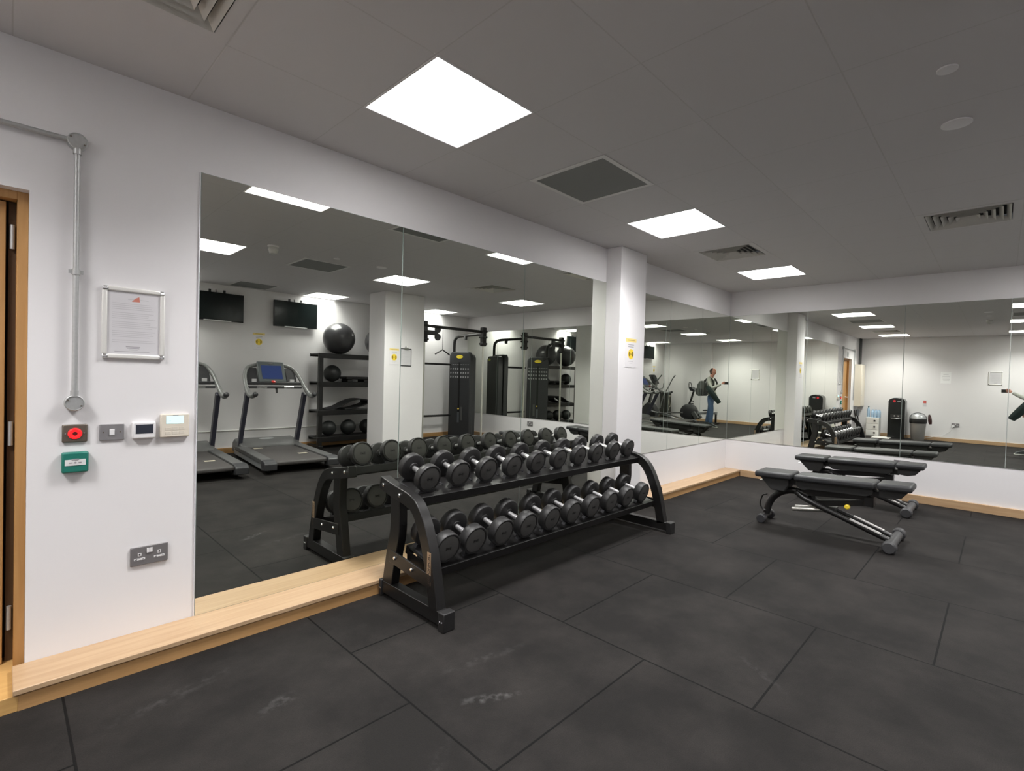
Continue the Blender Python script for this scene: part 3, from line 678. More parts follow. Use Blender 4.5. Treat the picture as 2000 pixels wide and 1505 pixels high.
for nm, xsl in (('top', top_x), ('bottom', bot_x)):
    sh, R_, rr, cy, cz = SHELF[nm]
    d0 = None
    for i, x in enumerate(xsl):
        k = i/9
        if nm == 'top': r, th, gr = .0820-.0045*k, .048, .124
        else: r, th, gr = .0880-.0040*k, .062, .130
        if d0 is None: d0 = make_dumbbell(r, th, gr); d = d0; r0 = r
        else: d = copy_tree(d0)
        d.scale = (r/r0, 1, r/r0)
        drop = (rr-r)*1.0
        d.location = (x, cy+drop*math.sin(TH), cz-drop*math.cos(TH)); d.rotation_euler = (TH, 0, 0)
        if i == 9: lab = 'last black dumbbell at the far end of the rack\'s %s tier' % nm
        elif i == 0: lab = 'black round dumbbell nearest the camera on the rack\'s %s tier' % nm
        else: lab = '%s dumbbell from the near end on the rack\'s %s tier' % (ords[i], nm)
        tag(d, lab, 'dumbbell', 'dumbbells on the %s tier' % nm)
        # saddles under both heads
        sd = MB()
        for s in (-1, 1):
            yy = s*(gr/2+th*.5)
            n = 9; arc = [((rr+.0012)*math.sin(t), -(rr+.0012)*math.cos(t)) for t in [(-.62+1.24*j/(n-1)) for j in range(n)]]
            poly = arc+[(arc[-1][0]+.012, -rr-.006), (arc[0][0]-.012, -rr-.006)]
            sd.prism([(a+(x-ox), b) for a, b in poly], yy-.014, yy+.014, 'xz')
        sd.box((x-ox-.085, -gr/2+.012, -rr-.006), (x-ox-.075, gr/2-.012, -rr+.002))
        sd.xf(R_).build('saddle', DKGREY, sh)

# ------------------------------------------------------------------ benches
def make_bench():
    r = empty('weight_bench')
    def pad(nm, y0, y1, z0, z1, w0, tilt=0, under=None):
        p = MB(); c = ((y0+y1)/2, (z0+z1)/2)
        p.box((-w0/2, y0, z0), (w0/2, y1, z1), (tilt, 0, 0))
        o = p.build(nm, VINYL, r, bevel=.021, seg=4)
        if under:
            MB().prism(under, -w0*.36, w0*.36, 'yz').build('pad_shell', BLACKM, o, bevel=.006)
        return o
    pad('seat_pad', 1.355, 1.672, .440, .497, .30, math.radians(-2), [(1.385, .452), (1.645, .452), (1.60, .40), (1.53, .325), (1.42, .325), (1.385, .39)])
    pad('back_pad', .728, 1.338, .456, .512, .285, math.radians(-2.2), [(.745, .47), (1.325, .47), (1.325, .40), (1.29, .375), (.79, .395), (.745, .42)])
    pad('head_pad', .482, .718, .474, .530, .285, math.radians(-2.5), [(.505, .485), (.705, .485), (.705, .41), (.62, .40), (.555, .42)])
    for y in (1.345, .723): MB().bar([(0, y-.03, .42), (0, y+.05, .42)], .12, .05).build('pad_hinge', BLACK, r, bevel=.004)
    arch = smooth([(0, 1.595, .075), (0, 1.575, .17), (0, 1.53, .25), (0, 1.46, .305), (0, 1.38, .33), (0, 1.30, .325), (0, 1.24, .30)])
    MB().tube(arch, .031, 14).build('front_leg', BLACK, r)
    for s in (-1, 1):
        o = MB().tube([(s*.02, 1.34, .325), (s*.06, 1.26, .285), (s*.07, 1.15, .245), (s*.075, .63, .062)], .024, 12).build('main_rail', BLACK, r)
        MB().bar([(s*.075-.012, .90, .1800), (s*.075-.012, .68, .1030)], .040, .008).build('polished_strip', mat('polished_strip', (.80, .78, .77), .35, .4), o)
    MB().bar([(0, 1.30, .33), (0, .80, .375)], .05, .05).build('spine', BLACK, r, bevel=.003)
    MB().bar([(0, 1.18, .25), (0, .80, .325)], .055, .05).build('adjuster_arm', BLACK, r, bevel=.004)
    MB().bar([(0, 1.20, .265), (0, 1.20, .36)], .03, .03).build('post', BLACK, r)
    MB().bar([(0, .78, .30), (0, .78, .385)], .09, .07).build('pivot_block', BLACK, r, bevel=.006)
    MB().lathe([(.020, 0), (.021, .03), (.014, .036)], (-.03, .93, .272), (-1, 0, 0), 18).tube([(0, .93, .272), (-.04, .93, .272)], .01, 10).build('pull_knob', YEL, r)
    MB().tube([(-.05, 1.36, .170), (-.05, 1.06, .215)], .019, 14).tube([(.05, 1.36, .170), (.05, 1.06, .215)], .019, 14).build('guide_tube', mat('nickel', (.55, .54, .50), .3, .85), r)
    MB().bar([(0, 1.10, .215), (0, 1.02, .215)], .14, .045).build('guide_bracket', BLACK, r)
    lp = smooth([(-.035, 1.585, .262), (-.035, 1.625, .245), (-.035, 1.645, .17), (-.035, 1.625, .115), (-.035, 1.59, .105)], 4)
    MB().tube(lp, .0075, 8).build('handle', BLACK, r)
    MB().tube([(-.115, 1.600, .050), (.115, 1.600, .050)], .024, 12).build('front_axle', BLACK, r)
    for s in (-1, 1):
        MB().lathe([(.036, 0), (.042, .006), (.042, .045), (.036, .052)], (s*.100, 1.600, .042), (s, 0, 0), 22).build('wheel', DKGREY, r)
    ft = MB().tube([(-.245, .600, .050), (.245, .600, .050)], .036, 16).build('rear_foot', mat('foot_grey', (.05, .05, .052), .45), r)
    for s in (-1, 1):
        MB().lathe([(.042, 0), (.050, .008), (.050, .075), (.040, .085)], (s*.215, .600, .050), (s, 0, 0), 22).build('foot_cap', mat('foot_cap_grey', (.045, .045, .048), .5), r)
    MB().box((-.05, 1.57, .40), (-.045, 1.62, .41)).tube([(0, 1.62, .40), (0, 1.665, .385)], .006, 8).build('seat_lever', CHROME, r)
    return r
b1 = make_bench(); b1.location = (5.215, 0, 0); tag(b1, 'black padded adjustable bench nearer the camera, with yellow knob', 'bench', 'adjustable benches')
b2 = copy_tree(b1); b2.location = (6.72, .055, 0); tag(b2, 'black padded adjustable bench nearer the mirrored right wall', 'bench', 'adjustable benches')

# ------------------------------------------------------------------ televisions
def make_tv():
    r = empty('television')
    MB().box((-.365, -.040, -.215), (.365, 0, .215)).build('casing', TVM, r, bevel=.004)
    MB().box((-.355, -.0415, -.200), (.355, -.040, .205)).build('screen', SCREEN, r)
    MB().box((-.19, -.044, -.2155), (.19, -.020, -.206)).build('pale_strip', mat('strip_pale', (.75, .75, .75), .35, .2), r)  # pale strip along the lower edge of the casing
    for s in (-1, 1): MB().bar([(s*.10, .01, .10), (s*.10, .01, .262)], .03, .02).build('bracket_arm', BLACKM, r)
    MB().box((-.06, -.0, -.08), (.06, .05, .08)).build('wall_mount', BLACKM, r)
    MB().tube([(.0, .03, .1), (.01, .04, .265)], .006, 8).build('cable', BLACKM, r)
    return r
t0 = make_tv()
for i, (x, lb) in enumerate(((3.51, 'black wall television above the treadmill beside the ball rack'), (2.32, 'black wall television partly cut by the mirror edge, above middle treadmill'), (-.60, 'black wall television above the elliptical trainer'))):
    o = t0 if i == 0 else copy_tree(t0)
    o.location = (x, YC+.052, 2.275); o.rotation_euler = (0, 0, PI); tag(o, lb, 'television', 'wall televisions')
o = MB().tube([(5.2, YC+.012, .355), (.1, YC+.012, .355), (XD+.1, YC+.012, .355)], .010, 8).box((1.4, YC, .33), (1.5, YC+.03, .38)).build('wall_cable_duct', mat('duct_grey', (.62, .62, .60), .4)); tag(o, 'thin pale cable pipe running low along the wall behind the treadmills', 'pipe')

# ------------------------------------------------------------------ treadmills (local +y = front, towards the screens)
def make_treadmill():
    r = empty('treadmill')
    # side rails
    for s in (-1, 1):
        MB().box((s*.40-.065, -.93, .115), (s*.40+.065, .62, .175)).build('side_step', PLGREY, r, bevel=.008)
        MB().box((s*.445-.012, -.90, .045), (s*.445+.012, .70, .125)).build('side_skirt', SILVER, r, bevel=.004)
        MB().prism([(-1.06, .06), (-.90, .04), (-.88, .178), (-1.02, .172), (-1.06, .14)], s*.40-.075, s*.40+.075, 'yz').build('rear_end_cap', DKGREY, r, bevel=.008)
    b = MB().box((-.335, -1.0, .100), (.335, .60, .158)).build('running_belt', mat('belt_grey', (.050, .045, .044), .6), r, bevel=.02)
    for (x, y) in ((.22, .30), (-.18, -.45)): MB().box((x-.06, y-.04, .1585), (x+.06, y+.04, .1595)).build('belt_label', mat('belt_label', (.5, .45, .35), .6), b)
    MB().prism([(.42, .05), (.42, .18), (.52, .235), (.85, .255), (.96, .20), (.98, .05)], -.43, .43, 'yz').build('motor_cover', PLGREY, r, bevel=.03, seg=3)
    MB().lathe([(.11, 0), (.11, .004)], (0, .70, .249), (0, -.06, 1), 28).xf(Matrix.Diagonal((1, .5, 1, 1))@Matrix.Identity(4)).xf(Matrix.Translation((0, .35, 0))).build('cover_badge', SILVER, r)
    for s in (-1, 1):
        MB().bar([(s*.415, .60, .06), (s*.41, .58, .17), (s*.40, .20, .98)], .055, .095, up=(0, 1, 0)).build('upright', mat('upright_black', (.03, .03, .045), .35), r, bevel=.008)
        hp = smooth([(s*.40, -.24, .985), (s*.41, -.12, .955), (s*.415, .04, .975), (s*.41, .24, 1.08), (s*.385, .44, 1.24), (s*.32, .56, 1.355), (s*.20, .60, 1.40)], 5)
        h = MB().tube(hp, .033, 12, scales=[1]*14+[.85]*(len(hp)-14)).build('handrail', TMGREY, r)
        MB().ball((s*.40, -.245, .985), .036, 14).build('rail_end', DKGREY, h)
        MB().prism([(.36, 1.10), (.42, 1.10), (.60, 1.33), (.55, 1.36)], s*.275-.075, s*.275+.075, 'yz').build('cup_holder', DKGREY, r, bevel=.01)
        MB().box((s*.27-.03, .37, 1.13), (s*.27+.03, .40, 1.19)).build('pale_label', PAPER, r)
    MB().bar([(-.39, .33, 1.125), (.39, .33, 1.125)], .05, .045).build('crossbar', DKGREY, r, bevel=.01)
    hb = MB().tube([(-.38, .27, 1.07), (.38, .27, 1.07)], .017, 12).build('grip_bar', DKGREY, r)
    for s in (-1, 1): MB().tube([(s*.12, .27, 1.07), (s*.26, .27, 1.07)], .0185, 12).build('pulse_grip', CHROME, hb)
    cn = MB().prism([(.38, 1.15), (.43, 1.13), (.62, 1.43), (.58, 1.46)], -.195, .195, 'yz').build('console', mat('console_grey', (.11, .125, .125), .4), r, bevel=.012)
    d = Vector((0, .20, .31)).normalized(); n = Vector((0, -.31, .20)).normalized(); b0 = Vector((0, .38, 1.15))
    for nm, m_, a0, a1, w0 in (('screen', SCRBL, .05, .29, .145), ('console_badge', CHROME, .318, .330, .03)):
        p = [b0+d*a0+n*.004+Vector((-w0, 0, 0)), b0+d*a0+n*.004+Vector((w0, 0, 0)), b0+d*a1+n*.004+Vector((w0, 0, 0)), b0+d*a1+n*.004+Vector((-w0, 0, 0))]
        q = [v-n*.003 for v in p]
        MB().add(p+q, [(0, 1, 2, 3), (7, 6, 5, 4), (0, 4, 5, 1), (1, 5, 6, 2), (2, 6, 7, 3), (3, 7, 4, 0)]).build(nm, m_, cn)
    MB().lathe([(.028, 0), (.030, .015), (.015, .022)], (.02, .31, 1.145), (0, -.4, 1), 18).build('stop_button', mat('stop_red', (.7, .04, .03), .4), r)
    MB().bar([(-.02, .30, 1.06), (-.02, .27, .985)], .025, .02).build('safety_key', BLACKM, r)
    for s in (-1, 1):
        MB().lathe([(.03, -.015), (.03, .015)], (s*.38, -.86, .030), (1, 0, 0), 16).build('rear_foot', RUB, r)
        MB().lathe([(.035, -.02), (.035, .02)], (s*.38, .85, .035), (1, 0, 0), 16).build('front_wheel', RUB, r)
    return r
tm0 = make_treadmill()
for i, (x, y, a, lb) in enumerate(((2.88, -1.86, 5, 'grey treadmill with blue console screen beside the ball rack'), (1.70, -1.88, 3, 'grey treadmill cut by the left edge of the first mirror'), (.56, -1.90, 2, 'grey treadmill next to the elliptical trainer'))):
    o = tm0 if i == 0 else copy_tree(tm0)
    o.location = (x, y, 0); o.rotation_euler = (0, 0, PI+math.radians(a)); tag(o, lb, 'treadmill', 'treadmills facing the televisions')

# ------------------------------------------------------------------ elliptical trainer
r = empty('elliptical_trainer', (-.34, -2.10, 0), PI, 'black elliptical trainer with tall moving arms and raised screen', 'elliptical trainer')
MB().box((-.27, -.55, .02), (-.20, .70, .08)).box((.20, -.55, .02), (.27, .70, .08)).box((-.27, -.58, .02), (.27, -.50, .08)).box((-.27, .62, .02), (.27, .72, .09)).build('base_frame', DKGREY, r, bevel=.008)
MB().prism([(.30, .05), (.30, .34), (.42, .55), (.62, .60), (.78, .45), (.84, .22), (.80, .05)], -.14, .13, 'yz').build('drive_cover', DKGREY, r, bevel=.03, seg=3)
MB().bar([(0, .62, .5), (0, .42, 1.28)], .07, .09, up=(0, 1, 0)).build('column', BLACK, r, bevel=.01)
cn = MB().prism([(.34, 1.24), (.40, 1.20), (.56, 1.50), (.52, 1.53)], -.17, .17, 'yz').build('console', DKGREY, r, bevel=.012)
MB().add([(-.14, .355, 1.29), (.14, .355, 1.29), (.14, .475, 1.505), (-.14, .475, 1.505)], [(0, 1, 2, 3)]).build('screen', SCREEN, cn)
MB().tube(smooth([(-.22, .22, 1.25), (-.22, .24, 1.10), (-.12, .34, 1.05), (.12, .34, 1.05), (.22, .24, 1.10), (.22, .22, 1.25)]), .015, 10).build('fixed_handle', TMGREY, r)
for s, dy in ((-1, .0), (1, -.16)):
    MB().tube(smooth([(s*.30, .02+dy, 1.52), (s*.31, .14+dy, 1.36), (s*.31, .24+dy, 1.15), (s*.31, .36+dy*.6, .8), (s*.28, .40+dy*.3, .42)]), .018, 10).build('moving_arm', TMGREY, r)
    MB().tube([(s*.20, .45, .34+dy*.3), (s*.20, -.52, .14)], .022, 10).build('pedal_link', SILVER, r)
    MB().prism([(-.30+dy, .30), (.12+dy, .27), (.16+dy, .33), (.14+dy, .30), (-.30+dy, .335)], s*.20-.075, s*.20+.075, 'yz').build('pedal', PLGREY, r, bevel=.006)
# ------------------------------------------------------------------ rowing machine
r = empty('rowing_machine', (-.97, -1.50, 0), PI, 'black rowing machine with round flywheel and raised monitor', 'rowing machine')
MB().lathe([(.10, -.11), (.25, -.09), (.295, -.05), (.30, 0), (.295, .05), (.25, .09), (.10, .11)], (0, .10, .302), (1, 0, 0), 36).build('flywheel_housing', DKGREY, r)
MB().bar([(0, .22, .35), (0, .05, .72), (0, -.03, 1.00)], .045, .05, up=(0, 1, 0)).build('monitor_post', BLACK, r)
MB().prism([(-.10, 1.00), (.06, 1.04), (.09, 1.14), (.02, 1.16), (-.14, 1.03)], -.12, .12, 'yz').build('monitor', DKGREY, r, bevel=.01)
MB().tube(smooth([(-.10, .08, 1.10), (-.08, .10, 1.26), (.0, .11, 1.30), (.08, .10, 1.26), (.10, .08, 1.10)]), .012, 8).build('handle_hoop', BLACK, r)
for z in (.62, .70): MB().tube([(-.06, -.0, z), (.06, -.0, z)], .012, 8).tube([(0, .08, z), (0, -.05, z-.02)], .012, 8).build('handle_rest', BLACK, r)
MB().bar([(0, .0, .30), (0, -.82, .35)], .06, .07).build('slide_rail', SILVER, r)
MB().box((-.13, -.62, .40), (.13, -.40, .44)).build('seat', BLACKM, r, bevel=.015)
MB().bar([(0, -.78, .35), (0, -.78, .02)], .05, .05).box((-.2, -.82, 0), (.2, -.74, .05)).build('rear_stand', BLACK, r)
MB().box((-.24, .14, 0), (.24, .24, .05)).build('front_stand', BLACK, r)
for s in (-1, 1): MB().box((s*.12-.05, -.22, .12), (s*.12+.05, -.10, .36), (math.radians(-35), 0, 0)).build('foot_plate', PLGREY, r, bevel=.006)
# small items leaning near the rowing machine
r = empty('cable_tower', (-1.50, -2.72, 0), PI, 'black floor unit with white looped cord beside the elliptical trainer', 'floor unit')
MB().box((-.16, -.14, 0), (.16, .14, .92)).build('cabinet', mat('unit_dark', (.022, .024, .018), .4), r, bevel=.015)
lp = [(.02+.09*math.cos(a), -.155, .62+.20*math.sin(a)) for a in [2*PI*k/20 for k in range(21)]]
MB().tube(lp, .009, 8).tube([(-.06, -.155, .84), (-.03, -.155, .55), (-.05, -.155, .30)], .010, 8).build('looped_cord', mat('cord_cream', (.62, .60, .48), .6), r)

# ------------------------------------------------------------------ shelf rack with balls and mats
sx0, sx1, sy0, sy1 = 3.77, 5.22, -2.94, -2.58
r = empty('shelf_rack', ((sx0+sx1)/2, (sy0+sy1)/2, 0), 0, 'black four-level shelf rack against the rear wall, behind pillar', 'shelf rack')
hx, hy = (sx1-sx0)/2, (sy1-sy0)/2
SZ = [.20, .66, 1.15, 1.64]
for i, z in enumerate(SZ):
    MB().box((-hx, -hy, z-.055), (hx, -hy+.03, z)).box((-hx, hy-.03, z-.085), (hx, hy, z)).box((-hx, -hy+.03, z-.02), (hx, hy-.03, z-.005)).build('shelf', BLACK, r, bevel=.003)
for sx in (-1, 1):
    MB().box((sx*(hx-.05)-.035, hy-.075, 0), (sx*(hx-.05)+.035, hy-.005, 1.56)).build('post', BLACK, r, bevel=.004)
    MB().box((sx*(hx-.03)-.035, -hy-.03, 0), (sx*(hx-.03)+.035, hy+.08, .06)).build('foot_bar', BLACK, r, bevel=.004)
def on(x, z): return (x, (sy0+sy1)/2, z)
BALL = mat('gloss_ball', (.045, .045, .048), .28, coat=.3)
BALLM = mat('matte_ball', (.02, .022, .022), .45)
for x, rr_, lb in ((4.19, .275, 'large glossy charcoal exercise ball on the left of the top shelf'), (4.99, .262, 'large charcoal exercise ball on the top shelf, nearer the cable machine')):
    o = MB().ball((0, 0, rr_), rr_, 40).build('exercise_ball', BALL, loc=(x, -2.715, 1.64)); tag(o, lb, 'exercise ball', 'exercise balls')
o = MB().ball((0, 0, .148), .148, 30).build('stability_ball', BALLM, loc=on(4.10, 1.15)); tag(o, 'smaller dark ball on the second shelf from the top', 'ball')
for x, rr_, lb in ((4.05, .133, 'black slam ball at the left of the lowest shelf'), (4.42, .136, 'black slam ball in the middle of the lowest shelf'), (4.79, .133, 'black slam ball at the right of the lowest shelf')):
    o = MB().ball((0, 0, rr_), rr_, 30).build('slam_ball', BALLM, loc=on(x, .20)); tag(o, lb, 'slam ball', 'slam balls')
r = empty('aerobic_step', on(4.56, 1.15), 0, 'black aerobic step lying beside the ball on the second shelf', 'aerobic step')
MB().box((-.26, -.14, .05), (.20, .14, .10)).build('platform', BLACKM, r, bevel=.015)
for s in (-1, 1): MB().box((s*.16-.07, -.12, 0), (s*.16+.03, .12, .05)).build('riser', BLACKM, r, bevel=.01)
o = MB().ball((0, 0, 0), .15, 28, (1, 1, .62)).build('balance_dome', BALLM, loc=(4.99, (sy0+sy1)/2, 1.15+.093)); tag(o, 'flat black balance dome at the right of the second shelf', 'balance trainer')
mp_ = smooth([(-.36, 0, .012), (-.28, 0, .020), (-.14, 0, .055), (.02, 0, .13), (.16, 0, .175), (.30, 0, .185), (.40, 0, .165), (.42, 0, .12), (.36, 0, .085), (.24, 0, .05), (.10, 0, .02), (-.04, 0, .012)], 4)
o = MB().bar([tuple(p) for p in mp_], .30, .016, up=(0, 0, 1)).build('folded_mat', mat('mat_black', (.022, .022, .024), .6), loc=on(4.32, .66)); tag(o, 'black exercise mat folded over on the third shelf', 'exercise mat')
o = MB().lathe([(.07, -.15), (.075, -.14), (.075, .14), (.07, .15)], (0, 0, .075), (0, 1, 0), 24).build('rolled_mat', BLACKM, loc=on(5.05, .66)); tag(o, 'rolled black mat at the right of the third shelf', 'exercise mat')

# ------------------------------------------------------------------ cable machine
r = empty('cable_machine', (6.2, -2.4, 0), 0, 'black twin-tower cable machine with yellow badges in the mirrored corner', 'cable machine')
SH = mat('shroud_black', (.030, .031, .034), .45)
def tower(cx, cy, ang, W, D, head, side):
    # local frame: front face looks along local +y; ang turns it
    Mx = Matrix.Translation((cx-6.2, cy+2.4, 0))@Matrix.Rotation(ang, 4, 'Z')
    a = W/2
    def B(mb, nm, m, par, **k): return mb.xf(Mx).build(nm, m, par, **k)
    t = B(MB().prism([(-a, 0), (a, 0), (a, 1.74), (a-.05, 1.82), (-a+.05, 1.82), (-a, 1.74)], -D*.45, 0, 'xz'), 'tower', SH, r, bevel=.018, seg=3)
    B(MB().prism([(-a+.03, 0), (a-.03, 0), (a-.03, 1.70), (a-.08, 1.78), (-a+.08, 1.78), (-a+.03, 1.70)], -D, -D*.45, 'xz'), 'rear_shroud', SH, t, bevel=.018)
    B(MB().lathe([(.085, 0), (.085, .004)], (0, 0, 0), (0, 1, 0), 30).xf(Matrix.Translation((0, 0, 1.715))@Matrix.Diagonal((1, 1, .42, 1))), 'yellow_badge', mat('badge_yellow', (.85, .68, .02), .35), t)
    bt = text('badge_text', 'TECHNOGYM', .022, INK, t, (0, 0, 0), (0, 0, 0)); bt.matrix_local = Mx@Matrix.Translation((0, .0048, 1.715))@Euler((PI/2, 0, PI)).to_matrix().to_4x4()
    B(MB().lathe([(.06, 0), (.06, .003)], (0, 0, 0), (0, 1, 0), 24).xf(Matrix.Translation((a*.5*side, -D-.003, 1.70))@Matrix.Diagonal((1, 1, .45, 1))), 'rear_badge', mat('badge_olive', (.30, .32, .03), .4), t)
    B(MB().box((-.024, 0, .36), (.016, .0035, 1.60)), 'pin_slot', mat('slot_black', (.004, .004, .004), .5), t)
    B(MB().lathe([(.016, 0), (.016, .02)], (.0, .0035, .62), (0, 1, 0), 14), 'selector_pin', mat('pin_yellow', (.85, .6, .1), .4), t)
    B(MB().box((.05, 0, .38), (.10, .005, .66)), 'instruction_card', PLGREY, t)
    B(MB().box((-.03, .0035, .33), (.02, .006, .55)), 'counter_card', mat('card_grey', (.10, .11, .12), .5), t)
    fig = MB()
    for row in range(4):
        for col in range(8):
            xx = (-.205+col*.055+(.025 if col > 3 else 0))*W/.5
            if row == 0: fig.box((xx-.020, 0, 1.545), (xx+.020, .0012, 1.553))
            else:
                zz = 1.545-row*.085
                fig.box((xx-.014, 0, zz-.02), (xx-.004, .0012, zz+.02)).box((xx-.001, 0, zz-.012), (xx+.014, .0012, zz+.016))
    B(fig, 'exercise_pictograms', mat('picto_grey', (.42, .42, .43), .5), t)
    B(MB().box((-a-.01, -D-.02, 0), (a+.01, .10, .05)), 'foot_plate', DKGREY, t, bevel=.01)
    st_ = Mx@Vector((a*.80*side, -D*.35, 1.70)); hd = Vector(head)-Vector((6.2, -2.4, 0))
    dr_ = (hd-Vector((st_.x, st_.y, 0))); dr_.z = 0; dr_.normalize()
    pts = smooth([tuple(st_), (st_.x, st_.y, 2.0), (st_.x+dr_.x*.04, st_.y+dr_.y*.04, 2.10), (st_.x+dr_.x*.16, st_.y+dr_.y*.16, 2.15), tuple((Vector((st_.x, st_.y, 2.15))+Vector((hd.x, hd.y, 2.17)))/2), (hd.x, hd.y, 2.17)])
    MB().tube([tuple(p) for p in pts], .032, 12).build('arch_tube', BLACK, t)
    mid = pts[-6]
    MB().bar([(mid.x, mid.y, 2.15), (mid.x, mid.y, 2.07)], .06, .05).build('cable_guide', PLGREY, t, bevel=.008)
    MB().tube([(hd.x, hd.y, .04), (hd.x, hd.y, 2.28)], .020, 12).build('guide_column', mat('column_steel', (.66, .66, .60), .3, .7), t)
    ph = MB().box((hd.x-.045, hd.y-.05, 1.92), (hd.x+.045, hd.y+.05, 2.30)).build('pulley_carriage', BLACK, t, bevel=.01)
    for z in (1.97, 2.10, 2.22):
        MB().box((hd.x-.06, hd.y-.065, z-.02), (hd.x+.06, hd.y+.065, z+.02)).build('carriage_clamp', BLACKM, ph, bevel=.01)
    MB().box((hd.x-.14, hd.y-.16, 0), (hd.x+.14, hd.y+.12, .035)).build('column_foot', DKGREY, t, bevel=.008)
    return hd, ph
# right tower faces -x (a little towards +y); left tower faces +x+y
e1, p1 = tower((6.72+6.84)/2, (-2.77-2.23)/2, math.radians(77), .55, .26, (6.80, -1.80, 0), -1)
e2, p2 = tower((5.79+5.46)/2, (-2.63-2.23)/2, math.radians(-50.5), .52, .24, (5.42, -1.88, 0), -1)
MB().tube([(e2.x, e2.y, 2.22), (e1.x, e1.y, 2.21)], .028, 12).build('cross_beam', BLACK, r)
for z in (2.03, 2.17):
    MB().lathe([(.060, -.016), (.066, -.010), (.050, 0), (.066, .010), (.060, .016)], (e2.x+.30, e2.y, z), (0, 1, 0), 24).build('pulley_wheel', DKGREY, p2)
MB().bar([(e2.x+.05, e2.y, 2.10), (e2.x+.30, e2.y, 2.10)], .03, .09, up=(0, 0, 1)).build('pulley_bracket', BLACK, p2, bevel=.006)
for z in (.47, 1.55): MB().tube([(-.44, -.33, z), (.55, -.33, z)], .022, 12).build('tie_bar', BLACK, r)
o = MB().tube([(0, 0, .425), (0, 0, .04)], .005, 8).tube([(-.17, 0, -.05), (0, 0, .04), (.17, 0, -.05)], .013, 8).build('pull_bar', BLACK, loc=(5.86, -1.90, 1.76)); tag(o, 'small black V-shaped pull bar hanging between the cable towers', 'pull bar')

# ------------------------------------------------------------------ the photographer (seen in the mirrors)
def skinned(joints, edges, root=0, sub_=2):
    me = bpy.data.meshes.new('tmp'); me.from_pydata([j[0] for j in joints], edges, []); o = bpy.data.objects.new('tmp', me); C.objects.link(o)
    m = o.modifiers.new('skin', 'SKIN'); m.use_smooth_shade = True; m.branch_smoothing = .6
    for i, j in enumerate(joints):
        rr_ = j[1]; me.skin_vertices[0].data[i].radius = rr_ if isinstance(rr_, tuple) else (rr_, rr_)
    me.skin_vertices[0].data[root].use_root = True
    q = o.modifiers.new('sub', 'SUBSURF'); q.levels = sub_; q.render_levels = sub_
    dg = bpy.context.evaluated_depsgraph_get(); dg.update(); e = o.evaluated_get(dg); r_ = e.to_mesh()
    v = [x.co.copy() for x in r_.vertices]; f = [tuple(p.vertices) for p in r_.polygons]
    e.to_mesh_clear(); bpy.data.objects.remove(o); bpy.data.meshes.remove(me)
    return v, f
PX, PY = 0.0, -.50
SKIN = mat('skin', (.56, .27, .20), .55); SWEAT = mat('sweater', (.40, .41, .37), .9, noise=.12, nscale=40); JEAN = mat('jeans', (.045, .085, .16), .85, noise=.3, nscale=25)
HAIR = mat('hair', (.075, .055, .045), .7); SHOE = mat('shoe_dark', (.03, .035, .035), .6); SOLE = mat('shoe_sole', (.55, .56, .50), .6)
JACK = mat('jacket', (.010, .022, .020), .8, noise=.3, nscale=20)
PACK = mat('pack_grey', (.075, .08, .075), .7, noise=.2, nscale=30); PACKD = mat('pack_dark', (.018, .018, .017), .7)
f3 = Vector((.715, .699, 0)); r3 = Vector((.699, -.715, 0)); z3 = Vector((0, 0, 1))
LENS = Vector((0, 0, EYE))
def L3(r__, u__, f__): p = LENS+r3*r__+z3*u__+f3*f__; return (p.x-PX, p.y-PY, p.z)
pieces = []
# torso and arms (sweater)
J = [((0, 0, .93), (.135, .10)), ((0, -.005, 1.05), (.145, .105)), ((0, -.01, 1.20), (.155, .115)), ((0, -.02, 1.34), (.165, .115)), ((0, -.015, 1.43), (.12, .085)), ((0, .0, 1.50), (.055, .058)),
     ((.175, -.015, 1.415), .062), ((.205, .03, 1.29), .052), ((.225, .12, 1.150), .047), ((.185, .22, 1.200), .042), (L3(.19, -.050, -.035), .033),
     ((-.175, -.015, 1.415), .062), ((-.225, -.03, 1.28), .052), ((-.245, -.035, 1.13), .046), ((-.225, .04, 1.00), .040), ((-.205, .09, .91), .032)]
E_ = [(0, 1), (1, 2), (2, 3), (3, 4), (4, 5), (4, 6), (6, 7), (7, 8), (8, 9), (9, 10), (4, 11), (11, 12), (12, 13), (13, 14), (14, 15)]
pieces.append((*skinned(J, E_), 1))
# hips and legs (jeans)
J = [((0, 0, .93), (.145, .105)), ((0, -.005, 1.0), (.14, .10)), ((.085, .01, .86), .100), ((.098, .045, .68), .087), ((.108, .075, .50), .073), ((.114, .075, .30), .066), ((.118, .07, .09), .062),
     ((-.085, -.01, .86), .100), ((-.10, -.03, .68), .087), ((-.115, -.06, .50), .073), ((-.122, -.11, .30), .066), ((-.127, -.145, .09), .062)]
E_ = [(0, 1), (0, 2), (2, 3), (3, 4), (4, 5), (5, 6), (0, 7), (7, 8), (8, 9), (9, 10), (10, 11)]
pieces.append((*skinned(J, E_), 2))
# neck
pieces.append((*skinned([((0, 0, 1.44), .056), ((0, .018, 1.52), .058), ((0, .03, 1.60), .060)], [(0, 1), (1, 2)]), 0))
